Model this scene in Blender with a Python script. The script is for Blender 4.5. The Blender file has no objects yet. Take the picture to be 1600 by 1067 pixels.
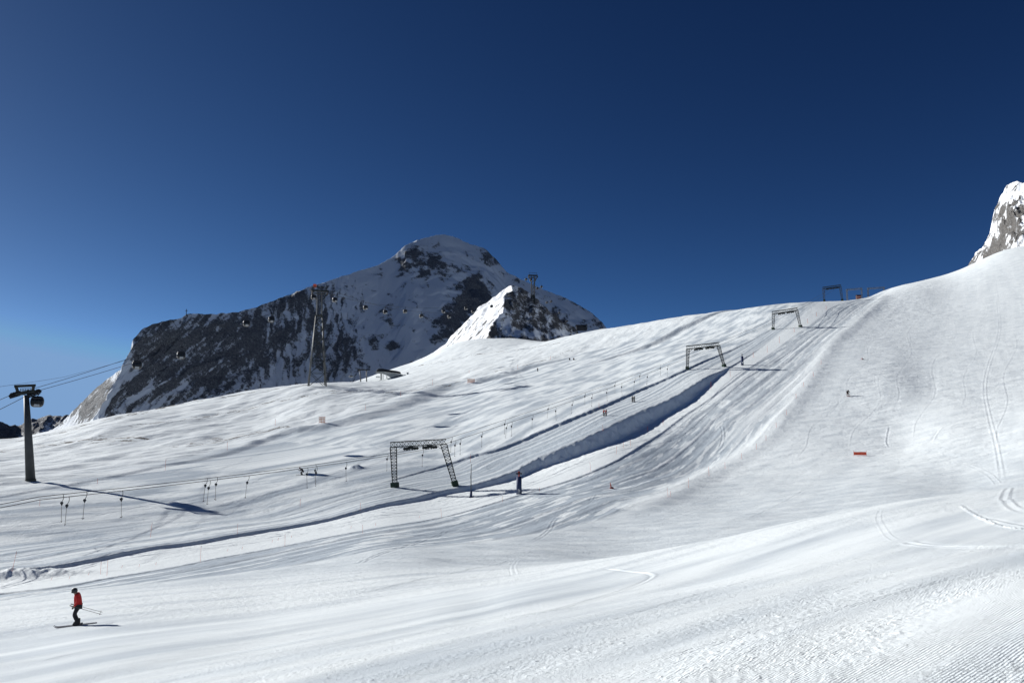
import bpy, bmesh, math, random
import numpy as np
from mathutils import Vector, Matrix
random.seed(7)
SC = bpy.context.scene
COL = SC.collection
R = math.radians
# ------------------------------------------------------------------ camera
F, CX, CY = 1244.0, 800.0, 533.5
PITCH = R(7.15)
CAMZ = 1.7
cp, sp = math.cos(PITCH), math.sin(PITCH)
cam = bpy.data.cameras.new('camera'); camo = bpy.data.objects.new('camera', cam); COL.objects.link(camo)
camo.location = (0, 0, CAMZ); camo.rotation_euler = (R(90) + PITCH, 0, 0)
cam.sensor_width = 36; cam.lens = 36 * F / 1600; cam.clip_start = 0.1; cam.clip_end = 60000
SC.camera = camo

def az(u, v=680):
    return math.atan2((u - CX) / F, cp - (CY - v) / F * sp)
def el(phi, v):                       # tan(elevation) of image row v at azimuth phi
    b = (CY - v) / F
    return (sp + b * cp) * math.cos(phi) / (cp - b * sp)
def px(u, v, r):                      # world point seen at a pixel, r = horizontal range
    p = az(u, v); return Vector((r * math.sin(p), r * math.cos(p), CAMZ + r * el(p, v)))
def topx(P):
    x, y, z = P[0], P[1], P[2] - CAMZ
    d = y * cp + z * sp; w = -y * sp + z * cp
    return CX + F * x / d, CY - F * w / d

# ------------------------------------------------------------------ noise
def _h(ix, iy, seed):
    h = (ix.astype(np.int64) * 374761393 + iy.astype(np.int64) * 668265263 + seed * 2147483) & 0xffffffff
    h = ((h ^ (h >> 13)) * 1274126177) & 0xffffffff
    return (h ^ (h >> 16)) & 1023
_ang = np.linspace(0, 2 * np.pi, 1024, endpoint=False)
_gc, _gs = np.cos(_ang).astype(np.float32), np.sin(_ang).astype(np.float32)
def pn(x, y, seed=0):
    x = np.asarray(x, np.float64); y = np.asarray(y, np.float64)
    ix = np.floor(x); iy = np.floor(y); fx = (x - ix).astype(np.float32); fy = (y - iy).astype(np.float32)
    def g(a, b):
        k = _h(ix + a, iy + b, seed); return _gc[k] * (fx - a) + _gs[k] * (fy - b)
    u = fx * fx * fx * (fx * (fx * 6 - 15) + 10); v = fy * fy * fy * (fy * (fy * 6 - 15) + 10)
    a = g(0, 0); b = g(1, 0); c = g(0, 1); d = g(1, 1)
    a = a + (b - a) * u; c = c + (d - c) * u
    return (a + (c - a) * v) * 1.5
def fbm(x, y, seed=0, o=4, g=0.5, l=2.03):
    s = 0; a = 1
    for i in range(o):
        s = s + a * pn(x, y, seed + i * 17); x = x * l; y = y * l; a *= g
    return s
def ridged(x, y, seed=0, o=4, g=0.55):
    s = 0; a = 1
    for i in range(o):
        s = s + a * (1 - np.abs(pn(x, y, seed + i * 31)) * 2); x = x * 2.1; y = y * 2.1; a *= g
    return s
def sst(a, b, x):
    t = np.clip((x - a) / (b - a), 0, 1); return t * t * (3 - 2 * t)

def pchip(xs, ys, x):
    xs = np.array(xs, float); ys = np.array(ys, float); h = np.diff(xs); d = np.diff(ys) / h
    m = np.zeros_like(xs); m[0] = d[0]; m[-1] = d[-1]
    for i in range(1, len(xs) - 1):
        if d[i-1] * d[i] > 0:
            w1 = 2 * h[i] + h[i-1]; w2 = h[i] + 2 * h[i-1]; m[i] = (w1 + w2) / (w1 / d[i-1] + w2 / d[i])
    i = np.clip(np.searchsorted(xs, x) - 1, 0, len(xs) - 2)
    t = np.clip((x - xs[i]) / h[i], 0, 1); H = h[i]
    return ((1 + 2*t) * (1-t)**2 * ys[i] + t * (1-t)**2 * H * m[i] + t*t*(3-2*t) * ys[i+1] + t*t*(t-1) * H * m[i+1])

# ------------------------------------------------------------------ base terrain: (range, image row) profiles by column
def plane(x, y): return -0.0 + 0.159 * x - 0.124 * y
COLS = {
 -600: [(60, 985), (100, 900), (140, 810), (190, 765), (260, 735), (360, 712)],
 -250: [(50, 970), (95, 893), (135, 803), (175, 758), (240, 722), (340, 697)],
 0:    [(42, 977), (55, 945), (90, 893), (110, 855), (130, 808), (165, 757), (220, 722), (320, 688)],
 200:  [(38, 965), (55, 925), (90, 877), (115, 840), (140, 792), (180, 742), (230, 702), (330, 646)],
 400:  [(40, 945), (60, 905), (100, 853), (130, 812), (150, 773), (185, 732), (230, 692), (300, 641), (350, 610)],
 500:  [(40, 935), (62, 893), (100, 845), (130, 805), (152, 768), (185, 725), (230, 682), (300, 625), (345, 600)],
 600:  [(40, 925), (65, 880), (105, 830), (135, 790), (158, 760), (180, 724), (215, 683), (270, 641), (330, 610), (400, 596), (440, 597), (480, 592), (630, 583)],
 650: [(40, 920), (66, 878), (105, 831), (138, 789), (159, 759), (182, 720), (215, 680), (265, 640), (325, 609), (400, 589), (480, 580), (640, 567)],
 700:  [(40, 915), (50, 900), (70, 876), (105, 832), (140, 787), (160, 757), (185, 715), (215, 677), (260, 640), (320, 608), (400, 581), (480, 568), (650, 543)],
 750: [(35, 922), (50, 897), (71, 876), (105, 831), (140, 784), (165, 745), (187, 704), (215, 667), (260, 631), (320, 600), (400, 571), (480, 555), (650, 533)],
 800:  [(28, 932), (50, 893), (72, 875), (105, 830), (140, 780), (170, 732), (190, 693), (215, 657), (260, 622), (320, 592), (400, 562), (480, 547), (640, 533)],
 950:  [(25, 925), (48, 873), (66, 874), (85, 866), (105, 832), (140, 773), (160, 733), (180, 693), (208, 651), (240, 616), (300, 578), (370, 549), (490, 516)],
 1100: [(25, 905), (45, 847), (66, 855), (90, 847), (125, 799), (162, 745), (190, 692), (225, 624), (260, 578), (320, 541), (380, 515), (450, 491)],
 1250: [(25, 880), (47, 814), (70, 826), (105, 815), (135, 778), (165, 740), (185, 703), (215, 650), (250, 600), (300, 550), (355, 511), (450, 475)],
 1400: [(25, 858), (50, 788), (80, 800), (115, 789), (150, 750), (190, 708), (220, 659), (248, 613), (305, 556), (400, 497), (515, 455.5), (600, 456)],
 1450: [(25, 853), (52, 781), (82, 793), (120, 782), (150, 750), (190, 704), (235, 637), (290, 577), (420, 490), (560, 440), (640, 441)],
 1500: [(25, 848), (55, 775), (85, 787), (125, 775), (150, 750), (190, 700), (250, 620), (330, 546), (450, 478), (600, 430)],
 1550: [(25, 843), (57, 769), (85, 780), (125, 768), (150, 744), (195, 692), (260, 612), (350, 533), (475, 465), (640, 408)],
 1600: [(25, 838), (60, 763), (85, 773), (125, 762), (150, 738), (200, 680), (270, 604), (370, 521), (500, 452), (680, 387)],
 1900: [(25, 810), (60, 740), (90, 748), (130, 730), (200, 650), (270, 570), (370, 480), (500, 410), (680, 350)],
 2300: [(25, 780), (60, 710), (130, 690), (200, 600), (370, 430), (680, 290)],
}
NR0 = 700
lr0 = np.linspace(math.log(1.5), math.log(30000), NR0)
cphi = []; cz = []
for u, prof in sorted(COLS.items()):
    p = az(u); s, c = math.sin(p), math.cos(p)
    kf = np.interp(u, [1150, 1600], [0, .13])          # the right piste comes round towards the viewer
    prof = [(r * (1 - kf * float(sst(120, 190, r))), v) for r, v in prof]
    pts = [(r, plane(r*s, r*c)) for r in (1.5, 4, 8, 14)]
    for r, v in prof: pts.append((r, CAMZ + r * el(p, v)))
    r, z = pts[-1]
    zl = z
    if u < 560:
        pts.append((r*1.75, CAMZ + r*1.75*(z - CAMZ)/r - r*.022)); r, z = pts[-1]
        pts += [(r*1.05, z - 2.0), (r*1.2, z - 25), (r*1.6, z - 110), (r*2.6, -230), (3000, -700), (30000, -900)]
    elif u < 600:
        pts += [(r*1.03, z - .5), (r*1.15, z - 12), (r*1.5, z - 110), (r*2.6, -180), (3000, -500), (30000, -900)]
    elif u < 850:
        pts += [(r*1.03, z - .5), (r*1.15, z - 25), (r*1.5, z - 110), (r*2.6, -180), (3000, -500), (30000, -900)]
    elif u < 1430:
        pts += [(r*1.03, z + .2), (r*1.12, z - 4), (r*1.4, z - 50), (r*1.9, z - 200), (3000, -500), (30000, -900)]
    else:
        pts += [(r*1.1, z + 10), (r*1.5, z + 20), (3000, -300), (30000, -900)]
    a = np.array(pts)
    cphi.append(p); cz.append(pchip(np.log(a[:, 0]), a[:, 1], lr0))
cphi = np.array(cphi); cz = np.array(cz)
# continue round the back so the sheet is whole
back = np.interp(lr0, [math.log(1.5), math.log(60), math.log(30000)], [0, -4, -900])
cphi = np.concatenate([[-math.pi, -1.9], cphi, [1.9, math.pi]])
cz = np.vstack([back, back - 8 * sst(2, 5, lr0), cz, back + 20 * sst(2, 6, lr0), back])
NP0 = 1600
ph0 = np.linspace(-math.pi, math.pi, NP0)
Z0 = np.zeros((NP0, NR0))
for j in range(NR0):
    Z0[:, j] = pchip(cphi, cz[:, j], ph0)
def gs(A, k, axis):
    w = np.exp(-0.5 * (np.arange(-3*k, 3*k+1) / k) ** 2); w /= w.sum()
    P = np.pad(A, [(3*k, 3*k) if a == axis else (0, 0) for a in range(2)], mode='edge')
    return np.apply_along_axis(lambda m: np.convolve(m, w, 'valid'), axis, P)
Z0 = gs(Z0, 3, 0); Z0 = gs(Z0, 2, 1)
def samp(Zg, ph, lr):                # bicubic on the base grid
    fi = (ph + math.pi) / (2*math.pi) * (NP0 - 1); fj = (lr - lr0[0]) / (lr0[1] - lr0[0])
    i = np.clip(np.floor(fi).astype(int), 1, NP0 - 3); j = np.clip(np.floor(fj).astype(int), 1, NR0 - 3)
    a = np.clip(fi - i, 0, 1); b = np.clip(fj - j, 0, 1)
    def w(t): return (-.5*t+t*t-.5*t**3, 1-2.5*t*t+1.5*t**3, .5*t+2*t*t-1.5*t**3, -.5*t*t+.5*t**3)
    wa, wb = w(a), w(b); s = 0
    for k in range(4):
        for l in range(4): s = s + wa[k] * wb[l] * Zg[i+k-1, j+l-1]
    return s
_rr = np.exp(np.linspace(math.log(3), math.log(1500), 3000))
def ray0(u, v):                       # first hit of a pixel ray on the base terrain
    p = az(u, v); E = el(p, v)
    z = samp(Z0, np.full_like(_rr, p), np.log(_rr)) - CAMZ - E * _rr
    k = np.nonzero(z > 0)[0]
    if len(k) == 0:
        k = [int(np.argmax(z / _rr))]
    r = _rr[k[0]]; return (r * math.sin(p), r * math.cos(p))

# ------------------------------------------------------------------ the fine polar grid
us = np.concatenate([np.linspace(-1, 0, 30, endpoint=False)])
pa, pb = az(-40), az(1640)
fin = np.arctan(np.linspace(math.tan(pa), math.tan(pb), 1330))
left = np.linspace(az(-1100), pa, 110, endpoint=False); right = np.linspace(pb, az(2700), 111)[1:]
far1 = np.linspace(-math.pi, az(-1100), 40, endpoint=False); far2 = np.linspace(az(2700), math.pi, 41)[1:]
PH = np.concatenate([far1, left, fin, right, far2])
def lg(a, b, n): return np.exp(np.linspace(math.log(a), math.log(b), n, endpoint=False))
RG = np.concatenate([lg(1.5, 9, 160), lg(9, 60, 680), lg(60, 112, 260), lg(112, 520, 780), lg(520, 800, 120), lg(800, 30000, 60), [30000]])
NP, NRR = len(PH), len(RG)
P2, R2 = np.meshgrid(PH, RG, indexing='ij')
X = R2 * np.sin(P2); Y = R2 * np.cos(P2)
Z = np.zeros_like(X)
for k in range(0, NP, 200):
    Z[k:k+200] = samp(Z0, P2[k:k+200], np.log(R2[k:k+200]))
D = np.zeros_like(X, dtype=np.float32)       # added relief
ICE = np.zeros_like(D)                        # hard grey groomed snow (0) .. ; attribute
DIRT = np.zeros_like(D)

def line(pts): return np.array([ray0(u, v) for u, v in pts])
def sdist(poly, x, y):
    best = np.full(x.shape, 1e9, np.float32); sg = np.zeros(x.shape, np.float32); S = np.zeros(x.shape, np.float32); acc = 0
    n = len(poly) - 1
    for i in range(n):
        a, b = poly[i], poly[i+1]; d = b - a; L = math.hypot(*d); d = d / L
        t = (x - a[0]) * d[0] + (y - a[1]) * d[1]
        lo = -1e9 if i == 0 else 0; hi = 1e9 if i == n-1 else L
        tc = np.clip(t, lo, hi)
        ex = x - a[0] - tc * d[0]; ey = y - a[1] - tc * d[1]
        q = np.hypot(ex, ey).astype(np.float32)
        side = (d[0] * (y - a[1]) - d[1] * (x - a[0]))        # >0 = left of travel
        m = q < best
        best[m] = q[m]; sg[m] = np.sign(side[m]); S[m] = (acc + tc)[m]; acc += L
    return best * sg, S
def smooth_poly(p, n=8):
    out = []
    for i in range(len(p) - 1):
        p0 = p[max(i-1, 0)]; p1 = p[i]; p2 = p[i+1]; p3 = p[min(i+2, len(p)-1)]
        for k in range(n):
            t = k / n
            out.append(.5 * ((2*p1) + (-p0+p2)*t + (2*p0-5*p1+4*p2-p3)*t*t + (-p0+3*p1-3*p2+p3)*t**3))
    out.append(p[-1]); return np.array(out)
def window(poly, m):
    lo = poly.min(0) - m; hi = poly.max(0) + m
    return np.nonzero((X > lo[0]) & (X < hi[0]) & (Y > lo[1]) & (Y < hi[1]) & (R2 < 900))

# ---- main flow lines (pixel outlines laid onto the ground, then kept in metres)
L2 = line([(-120, 905), (0, 892), (88, 884), (175, 868), (240, 857), (307, 848), (420, 827), (525, 808), (604, 787), (682, 769), (748, 756), (798, 741), (832, 722), (885, 700), (938, 677), (999, 649), (1060, 619), (1108, 588), (1136, 576), (1200, 535)])
L3 = line([(-120, 940), (0, 925), (88, 915), (158, 903), (219, 894), (280, 884), (352, 871), (465, 851), (630, 821), (735, 797), (811, 773), (900, 747), (958, 720), (1010, 686), (1062, 650), (1110, 617), (1156, 586), (1210, 548), (1300, 482)])
L1 = line([(560, 764), (643, 742), (722, 719), (780, 703), (850, 673), (920, 645), (990, 614), (1060, 584), (1120, 557), (1200, 518)])
L4 = line([(960, 803), (1047, 774), (1100, 744), (1137, 725), (1182, 695), (1212, 669), (1250, 616), (1272, 585), (1296, 543), (1310, 527), (1330, 511), (1352, 492), (1373, 473), (1385, 460)])
L5 = line([(-60, 790), (130, 752), (240, 730), (340, 710), (400, 690), (448, 673), (500, 665), (560, 650), (630, 626), (683, 605), (735, 596), (784, 585), (814, 576), (870, 564)])
L6 = line([(930, 566), (1000, 544), (1050, 519), (1100, 496)]); L6 = np.vstack([L6, L6[-1] + (L6[-1] - L6[-2]) / np.hypot(*(L6[-1] - L6[-2])) * 40])
msk = R2 < 760
xx, yy = X[msk], Y[msk]
d3, s3 = sdist(L3, xx, yy); d4, s4 = sdist(L4, xx, yy)
def full(a):
    o = np.zeros_like(D); o[msk] = a; return o
D3, S3, D4, S4 = full(d3), full(s3), full(d4), full(s4)
del xx, yy, d3, s3, d4, s4
inr = R2 < 760
far_fade = (1 - sst(560, 740, R2)).astype(np.float32)
# zones
zleft = sst(-1, 1.5, D3) * inr                 # beyond the piste edge, towards the lift and left slopes
zrace = (1 - sst(-1, 1.5, D3)) * sst(-.5, 1.5, D4) * sst(52, 68, R2) * inr
zright = (1 - sst(-1.5, 1, D4)) * (1 - sst(-1, 1.5, D3)) * sst(52, 68, R2) * inr
# foreground frame: direction of the groomer tracks
ga = np.array(ray0(1205, 1063)); gb = np.array(ray0(1590, 895)); gd = gb - ga; gd /= np.hypot(*gd)
GANG = math.atan2(gd[1], gd[0])
gS = X * gd[0] + Y * gd[1]; gT = -X * gd[1] + Y * gd[0]
zfore = (1 - sst(52, 68, R2)).astype(np.float32)
print('corduroy angle', math.degrees(GANG))

# ---- relief
def on(mask, fn, *arrs):
    W = np.nonzero(mask > 1e-3); o = np.zeros_like(D); o[W] = mask[W] * fn(*[a[W] for a in arrs]); return o
D += .2 * fbm(X / 38, Y / 38, 3, 3) * sst(15, 70, R2) * far_fade
# foreground undulation and long streaks along the grooming
D += on(zfore, lambda s, t, r: .016 * fbm(s / 14, t / 2.2, 11, 5) * sst(3, 12, r) + .06 * fbm(s / 40, t / 9, 12, 2) * sst(6, 25, r), gS, gT, R2)
D += on(zfore * (1 - sst(16, 34, R2)) * sst(3, 5, R2), lambda x, y, s, t: (.007 * fbm(x / .09, y / .09, 14, 2) + .035 * np.maximum(pn(x / .13, y / .13, 15) - .42, 0) * (pn(x / 1.5, y / 1.5, 18) > -.1) + .012 * np.maximum(fbm(s / .5, t / .2, 16, 2) - .1, 0)) * (.35 + .65 * sst(-.25, .2, pn(s / 5, t / 1.4, 17))), X, Y, gS, gT)
# the lower, left part of the foreground slope
wl = (1 - sst(0, 1.5, D3)) * (1 - sst(-20, 30, D4)) * 0
# race piste: tracks down its length with fresh patches
D += on(zrace, lambda s, d: .045 * pn(s / 150, d / 1.1, 21) + .02 * pn(s / 90, d / .5, 22) + .035 * fbm(s / 3.4, d / 2.4, 23, 4, .6), S3, D3)
# right piste: short cross ripples and long lanes
def _rp(s, d, r, x, y):
    rp = fbm(y / 2.5 + .4 * pn(d / 20, s / 30, 5), x / 5.5, 31, 4, .55)
    amp = (.5 + .5 * sst(-.3, .5, fbm(d / 26, s / 50, 33, 2))) * (.35 + .65 * sst(-100, -12, d)) * sst(120, 170, r)
    return .125 * amp * rp + .014 * pn(s / 90, d / 1.4, 36) + (1 - sst(120, 170, r)) * .09 * fbm(x / 8, y / 4, 38, 4)
D += on(zright, _rp, S4, D4, R2, X, Y)
# left slopes
mid = zleft * sst(0, 10, D3)
dl5 = np.zeros_like(D); w = np.nonzero(zleft > 0)
a, b = sdist(L5, X[w], Y[w]); dl5[w] = a
up5 = sst(0, 6, dl5) * zleft
D += on(mid * (1 - up5), lambda s, d: .045 * fbm(s / 14, d / 4.6, 41, 4) + .025 * pn(s / 90, d / 1.0, 43) + .035 * fbm(s / 2.6, d / 1.5, 44, 4, .6), S3, D3)
D += on(up5 * far_fade, lambda x, y, r: .55 * fbm((x - .35 * y) / 13, (y + .3 * x) / 27, 45, 3) * (1 - .5 * sst(330, 420, r)) + .10 * fbm((x - .4 * y) / 4.5, y / 9, 47, 5, .6), X, Y, R2)
# steps, banks and ridges
def step(poly, H, w_, L, up=0.35, rough=0.2, seed=50):
    P = smooth_poly(poly, 4); W = window(P, 60); x, y = X[W], Y[W]; d, s = sdist(P, x, y)
    tot = float(np.sum(np.hypot(*np.diff(P, axis=0).T)))
    cum = np.concatenate([[0], np.cumsum(np.hypot(*np.diff(poly, axis=0).T))]) / np.sum(np.hypot(*np.diff(poly, axis=0).T))
    kn = np.interp(np.linspace(0, len(poly) - 1, len(H)), np.arange(len(poly)), cum)
    h = np.interp(s / tot, kn, H) * (np.clip(s, -8, 0) / 8 + 1) * (1 - sst(tot, tot + 8, s))
    d = d + rough * np.minimum(h, 2) * fbm(x / 2.2, y / 2.2, seed, 3)
    ww = np.maximum(w_ * h, .25)
    low = -(1 - up) * h * sst(0, 1, np.clip(-d / ww, 0, 1)) * np.exp(-np.maximum(-d - ww, 0) / L)
    low = np.where(d < 0, low, 0)
    hi = up * h * np.where(d < 0, 1 - sst(0, 1, np.clip(-d / ww, 0, 1)), np.exp(-d / L))
    D[W] += low + hi
step(L2, [.3, .3, .32, .35, .35, .35, .38, .42, .5, .7, .95, 1.3, 1.8, 2.3, 2.6, 2.6, 2.3, 1.4, .3, 0], 1.5, 9, .35, .2, 51)
step(L3, [.1, .1, .07, .05, .06, .08, .15, .18, .15, .08, .05], 1.4, 6, .6, .3, 53)
step(L1, [0, .2, .38, .52, .6, .58, .5, .35, .1], 1.8, 6, .5, .6, 55)
step(L5, [.1, .3, .5, .7, 1.2, 1.5, 1.5, 1.2, .4], 6.5, 22, .5, .08, 57)
step(L6, [.5, 1.4, 1.2, .2], 4.0, 22, .5, .05, 59)
def berm(poly, H, w_, seed=60, rough=0.15, sm=4, off=0, lump=0, prof=None):
    P = smooth_poly(poly, sm) if sm else poly
    W = window(P, max(6 * w_, 2)); x, y = X[W], Y[W]; d, s = sdist(P, x, y)
    tot = float(np.sum(np.hypot(*np.diff(P, axis=0).T)))
    f = sst(0, .06 * tot + .3, s) * (1 - sst(.94 * tot - .3, tot, s))
    g = np.exp(-((d - off) / w_) ** 2)
    n = 1 + rough * fbm(x / (w_ * 1.5), y / (w_ * 1.5), seed, 3)
    if lump: n = n * (.3 + lump * np.maximum(pn(x / (w_ * 1.1), y / (w_ * 1.1), seed + 5), 0))
    D[W] += H * f * g * n
berm(L4, .42, 3.0, 61, .12)
W_ = on(np.exp(-((D4 - 1) / 2.2) ** 2) * (S4 > 5) * (R2 > 100), lambda a: 1 + a * 0, D3)
berm(L3, .04, .5, 62, .8)
# rounded kickers and snow heaps
def heap(u, v, H, a, b, seed, ang=0, lump=.3):
    x0, y0 = ray0(u, v); W = np.nonzero((np.abs(X - x0) < 3*max(a, b)) & (np.abs(Y - y0) < 3*max(a, b)) & (R2 < 900))
    x, y = X[W] - x0, Y[W] - y0; c, s = math.cos(ang), math.sin(ang)
    p = (x*c + y*s) / a; q = (-x*s + y*c) / b
    D[W] += H * np.exp(-(p*p + q*q)) * (1 + lump * fbm(x / 1.1, y / 1.1, seed, 3))
heap(22, 903, .9, 5, 1.5, 71, .3, .25)
heap(555, 733, .8, 1.6, 1.2, 72, 0, .4)
for (u, v, H, a_, b_) in ((462, 672, 1.3, 5, 4), (397, 692, 1.0, 4.5, 3), (745, 596, 1.6, 6, 4), (790, 592, 1.6, 7, 4)):
    heap(u, v, H * .5, a_ * .8, b_ * .8, 73, .9, .05)
# ski tracks
def track(pts, H=-.06, w_=.12, side=.05, n=2, gap=.35, lump=0, seed=80):
    p = line(pts); P = smooth_poly(p, 6)
    for k in range(n):
        o = (k - (n-1)/2) * gap
        berm(P, H, w_, seed, .15, 0, o, lump); berm(P, side, w_, seed + 1, .25, 0, o - w_ * 1.8, lump)
track([(1555, 440), (1563, 510), (1545, 575), (1540, 610), (1547, 650), (1560, 700), (1570, 755)], -.02, .16, .03, 2, .7)
track([(1480, 718), (1515, 724), (1545, 740), (1562, 757)], -.015, .1, .03, 2, .8)
track([(1422, 845), (1436, 849), (1470, 852), (1530, 853), (1600, 851), (1680, 846)], -.012, .09, .018, 2, .3)
track([(1505, 790), (1525, 803), (1550, 814), (1575, 822), (1640, 829)], -.01, .08, .034, 1, .3, 2.2)
track([(1530, 808), (1560, 813), (1600, 820), (1660, 830)], -.012, .1, .015, 1, .3)
track([(1595, 755), (1577, 770), (1578, 783), (1590, 795), (1625, 806)], -.01, .09, .015, 2, .4)
track([(1378, 797), (1374, 810), (1382, 825), (1392, 838), (1408, 846)], -.003, .035, .005, 2, .22)
track([(300, 1010), (520, 985), (800, 962), (900, 940), (970, 920), (1013, 903), (1012, 896), (985, 893), (940, 889)], -.02, .09, .015, 1)
track([(400, 940), (525, 931), (640, 908), (800, 874)], -.05, .07, .03, 1)
track([(0, 972), (100, 965), (240, 948), (420, 925)], -.04, .10, .02, 1, .3, 1.5)
track([(60, 1034), (140, 1016), (230, 1006)], -.03, .07, .015, 1)
track([(803, 898), (800, 888), (806, 876), (832, 858)], -.008, .06, .010, 2, .3)
track([(1128, 663), (1131, 680), (1126, 697), (1115, 706)], -.03, .15, .04, 2, .7)
track([(1175, 808), (1215, 790), (1260, 765)], -.05, .12, .02, 1)
track([(1390, 668), (1386, 690), (1390, 700)], -.04, .15, .05, 1)
track([(1455, 690), (1468, 672), (1485, 660)], -.04, .15, .05, 1)
for (off, a0, a1) in ((-6, .05, .95), (-11, .1, .8), (-17, .02, .7), (-22, .3, 1)):
    pass
rt = random.Random(5)
def strack(u0, v0, u1, v1, amp_, n_, H, w_):
    pts = []
    for i in range(n_ * 4 + 1):
        t = i / (n_ * 4); pts.append((u0 + (u1 - u0) * t + amp_ * math.sin(t * n_ * math.pi) * (1 - .5 * t), v0 + (v1 - v0) * t))
    track(pts, -H, w_, H * 1.1, 2 if rt.random() < .5 else 1, w_ * 3.2)
for (a0, b0, a1, b1, am, nn) in ((1440, 470, 1395, 640, 9, 5), (1490, 500, 1430, 690, 12, 4), (1540, 470, 1500, 640, 8, 5), (1420, 520, 1330, 700, 14, 4), (1390, 500, 1290, 660, 8, 6), (1585, 520, 1560, 700, 8, 4), (1230, 560, 1150, 650, 8, 4), (1190, 600, 1085, 700, 10, 4), (1120, 640, 1000, 730, 9, 4), (1260, 530, 1225, 580, 7, 3), (1310, 620, 1240, 720, 9, 3), (1200, 760, 1010, 820, 6, 2), (930, 770, 830, 845, 10, 3), (700, 830, 560, 880, 7, 2), (1350, 740, 1150, 800, 5, 2)):
    strack(a0, b0, a1, b1, am, nn, .022, .14)
for (a0, b0, a1, b1) in ((820, 700, 560, 772), (900, 690, 640, 765), (1000, 560, 760, 640), (960, 590, 700, 660), (600, 660, 300, 745), (560, 700, 200, 775), (640, 650, 420, 700), (880, 600, 700, 640), (500, 780, 120, 850), (330, 770, 60, 822)):
    strack(a0, b0, a1, b1, 3, 2, .03, .16)
for (a0, b0, a1, b1) in ((1330, 860, 900, 985), (1500, 900, 1000, 1040), (1100, 870, 640, 960), (760, 900, 260, 985)):
    strack(a0, b0, a1, b1, 3, 2, .006, .035)
# long machine lanes on the race piste and lift track
q = zrace * (1 - sst(.15, .5, np.abs(((D3 + 1.3 * pn(S3 / 60, D3 * 0, 91)) / 5.2) % 1 - .5) * 2))
D += .07 * q
del q
bench = np.zeros_like(D); a, b = sdist(smooth_poly(L1, 3), X[w], Y[w]); c, _ = sdist(smooth_poly(L2, 3), X[w], Y[w])
bench[w] = sst(-1, 1, -a) * sst(-1, 1, c); lanes = np.zeros_like(D); lanes[w] = pn(b / 90, c / 1.1, 93)
D += bench * .06 * lanes
Z = Z + D
DIRT = np.maximum(DIRT, .9 * sst(820, 950, R2))  # unseen far valley coloured as bare ground to cut bounce onto the peak
# ---- colour attributes (kind of snow, bare patches)
strip = np.zeros_like(D); strip[w] = sst(-1, 1, -c) * sst(0, 1, D3[w])
ICE += on(zrace * sst(52, 70, R2), lambda s, d, x, y: np.clip(.66 + .5 * sst(-46, -14, d) * (1 - sst(150, 230, np.hypot(x, y))) + .2 * fbm(s / 12, d / 3.2, 101, 4) - .6 * sst(.15, .5, pn(s / 130, d / 1.3, 102)) - 1.1 * sst(.22, .38, fbm(x / 6, d / 1.3, 103, 3)), 0, 1), S3, D3, X, Y)
ICE += on(zright, lambda s, d, r, x, y: np.clip(.10 + .34 * (1 - sst(130, 185, r)) + .24 * fbm(y / 2.6, x / 6, 105, 4, .6) + .12 * pn(s / 110, d / 4, 107), 0, 1), S4, D4, R2, X, Y)
ICE += bench * np.clip(.65 + .9 * lanes, 0, 1)
ICE += on(mid * (1 - up5) * (1 - bench) * (1 - strip), lambda s, d: np.clip(.42 + 1.0 * fbm(s / 16, d / 4, 109, 4), 0, 1), S3, D3)
ICE += on(up5, lambda s, d: np.clip(.0 + .5 * fbm(s / 20, d / 5, 111, 3), 0, .6), S3, D3)
ICE += on(zfore, lambda s, t, r: np.clip(.26 - .16 * sst(28, 44, r) + .5 * fbm(s / 14, t / 2.4, 113, 5), 0, 1), gS, gT, R2)
ICE = np.clip(ICE, 0, 1) * (1 - np.clip(W_, 0, 1))
def dirt(pts, wd, th, seed):
    P = smooth_poly(line(pts), 4); W = window(P, 4 * wd); x, y = X[W], Y[W]; d, s = sdist(P, x, y)
    n = fbm(s / 7, d / 1.6, seed, 4) + .25 * pn(s / .9, d / .5, seed + 3)
    DIRT[W] = np.maximum(DIRT[W], sst(th, th + .25, n + 0.4 * np.exp(-(d / wd) ** 2) - .4) * np.exp(-(d / (2*wd)) ** 2))
dirt([(0, 703), (45, 698), (100, 692), (150, 688)], 3.5, .05, 201)
dirt([(120, 668), (200, 650), (260, 636), (330, 624), (430, 608)], 3, .02, 203)
dirt([(190, 667), (250, 662), (300, 655), (420, 630), (470, 620), (560, 612)], 2.5, .15, 205)
dirt([(330, 690), (400, 678)], 2.5, .1, 207)
dirt([(640, 612), (700, 603), (760, 585), (830, 570), (880, 553)], 2.5, .22, 209)
dirt([(660, 571), (690, 566), (760, 552), (850, 540)], 3, .2, 211)

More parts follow.
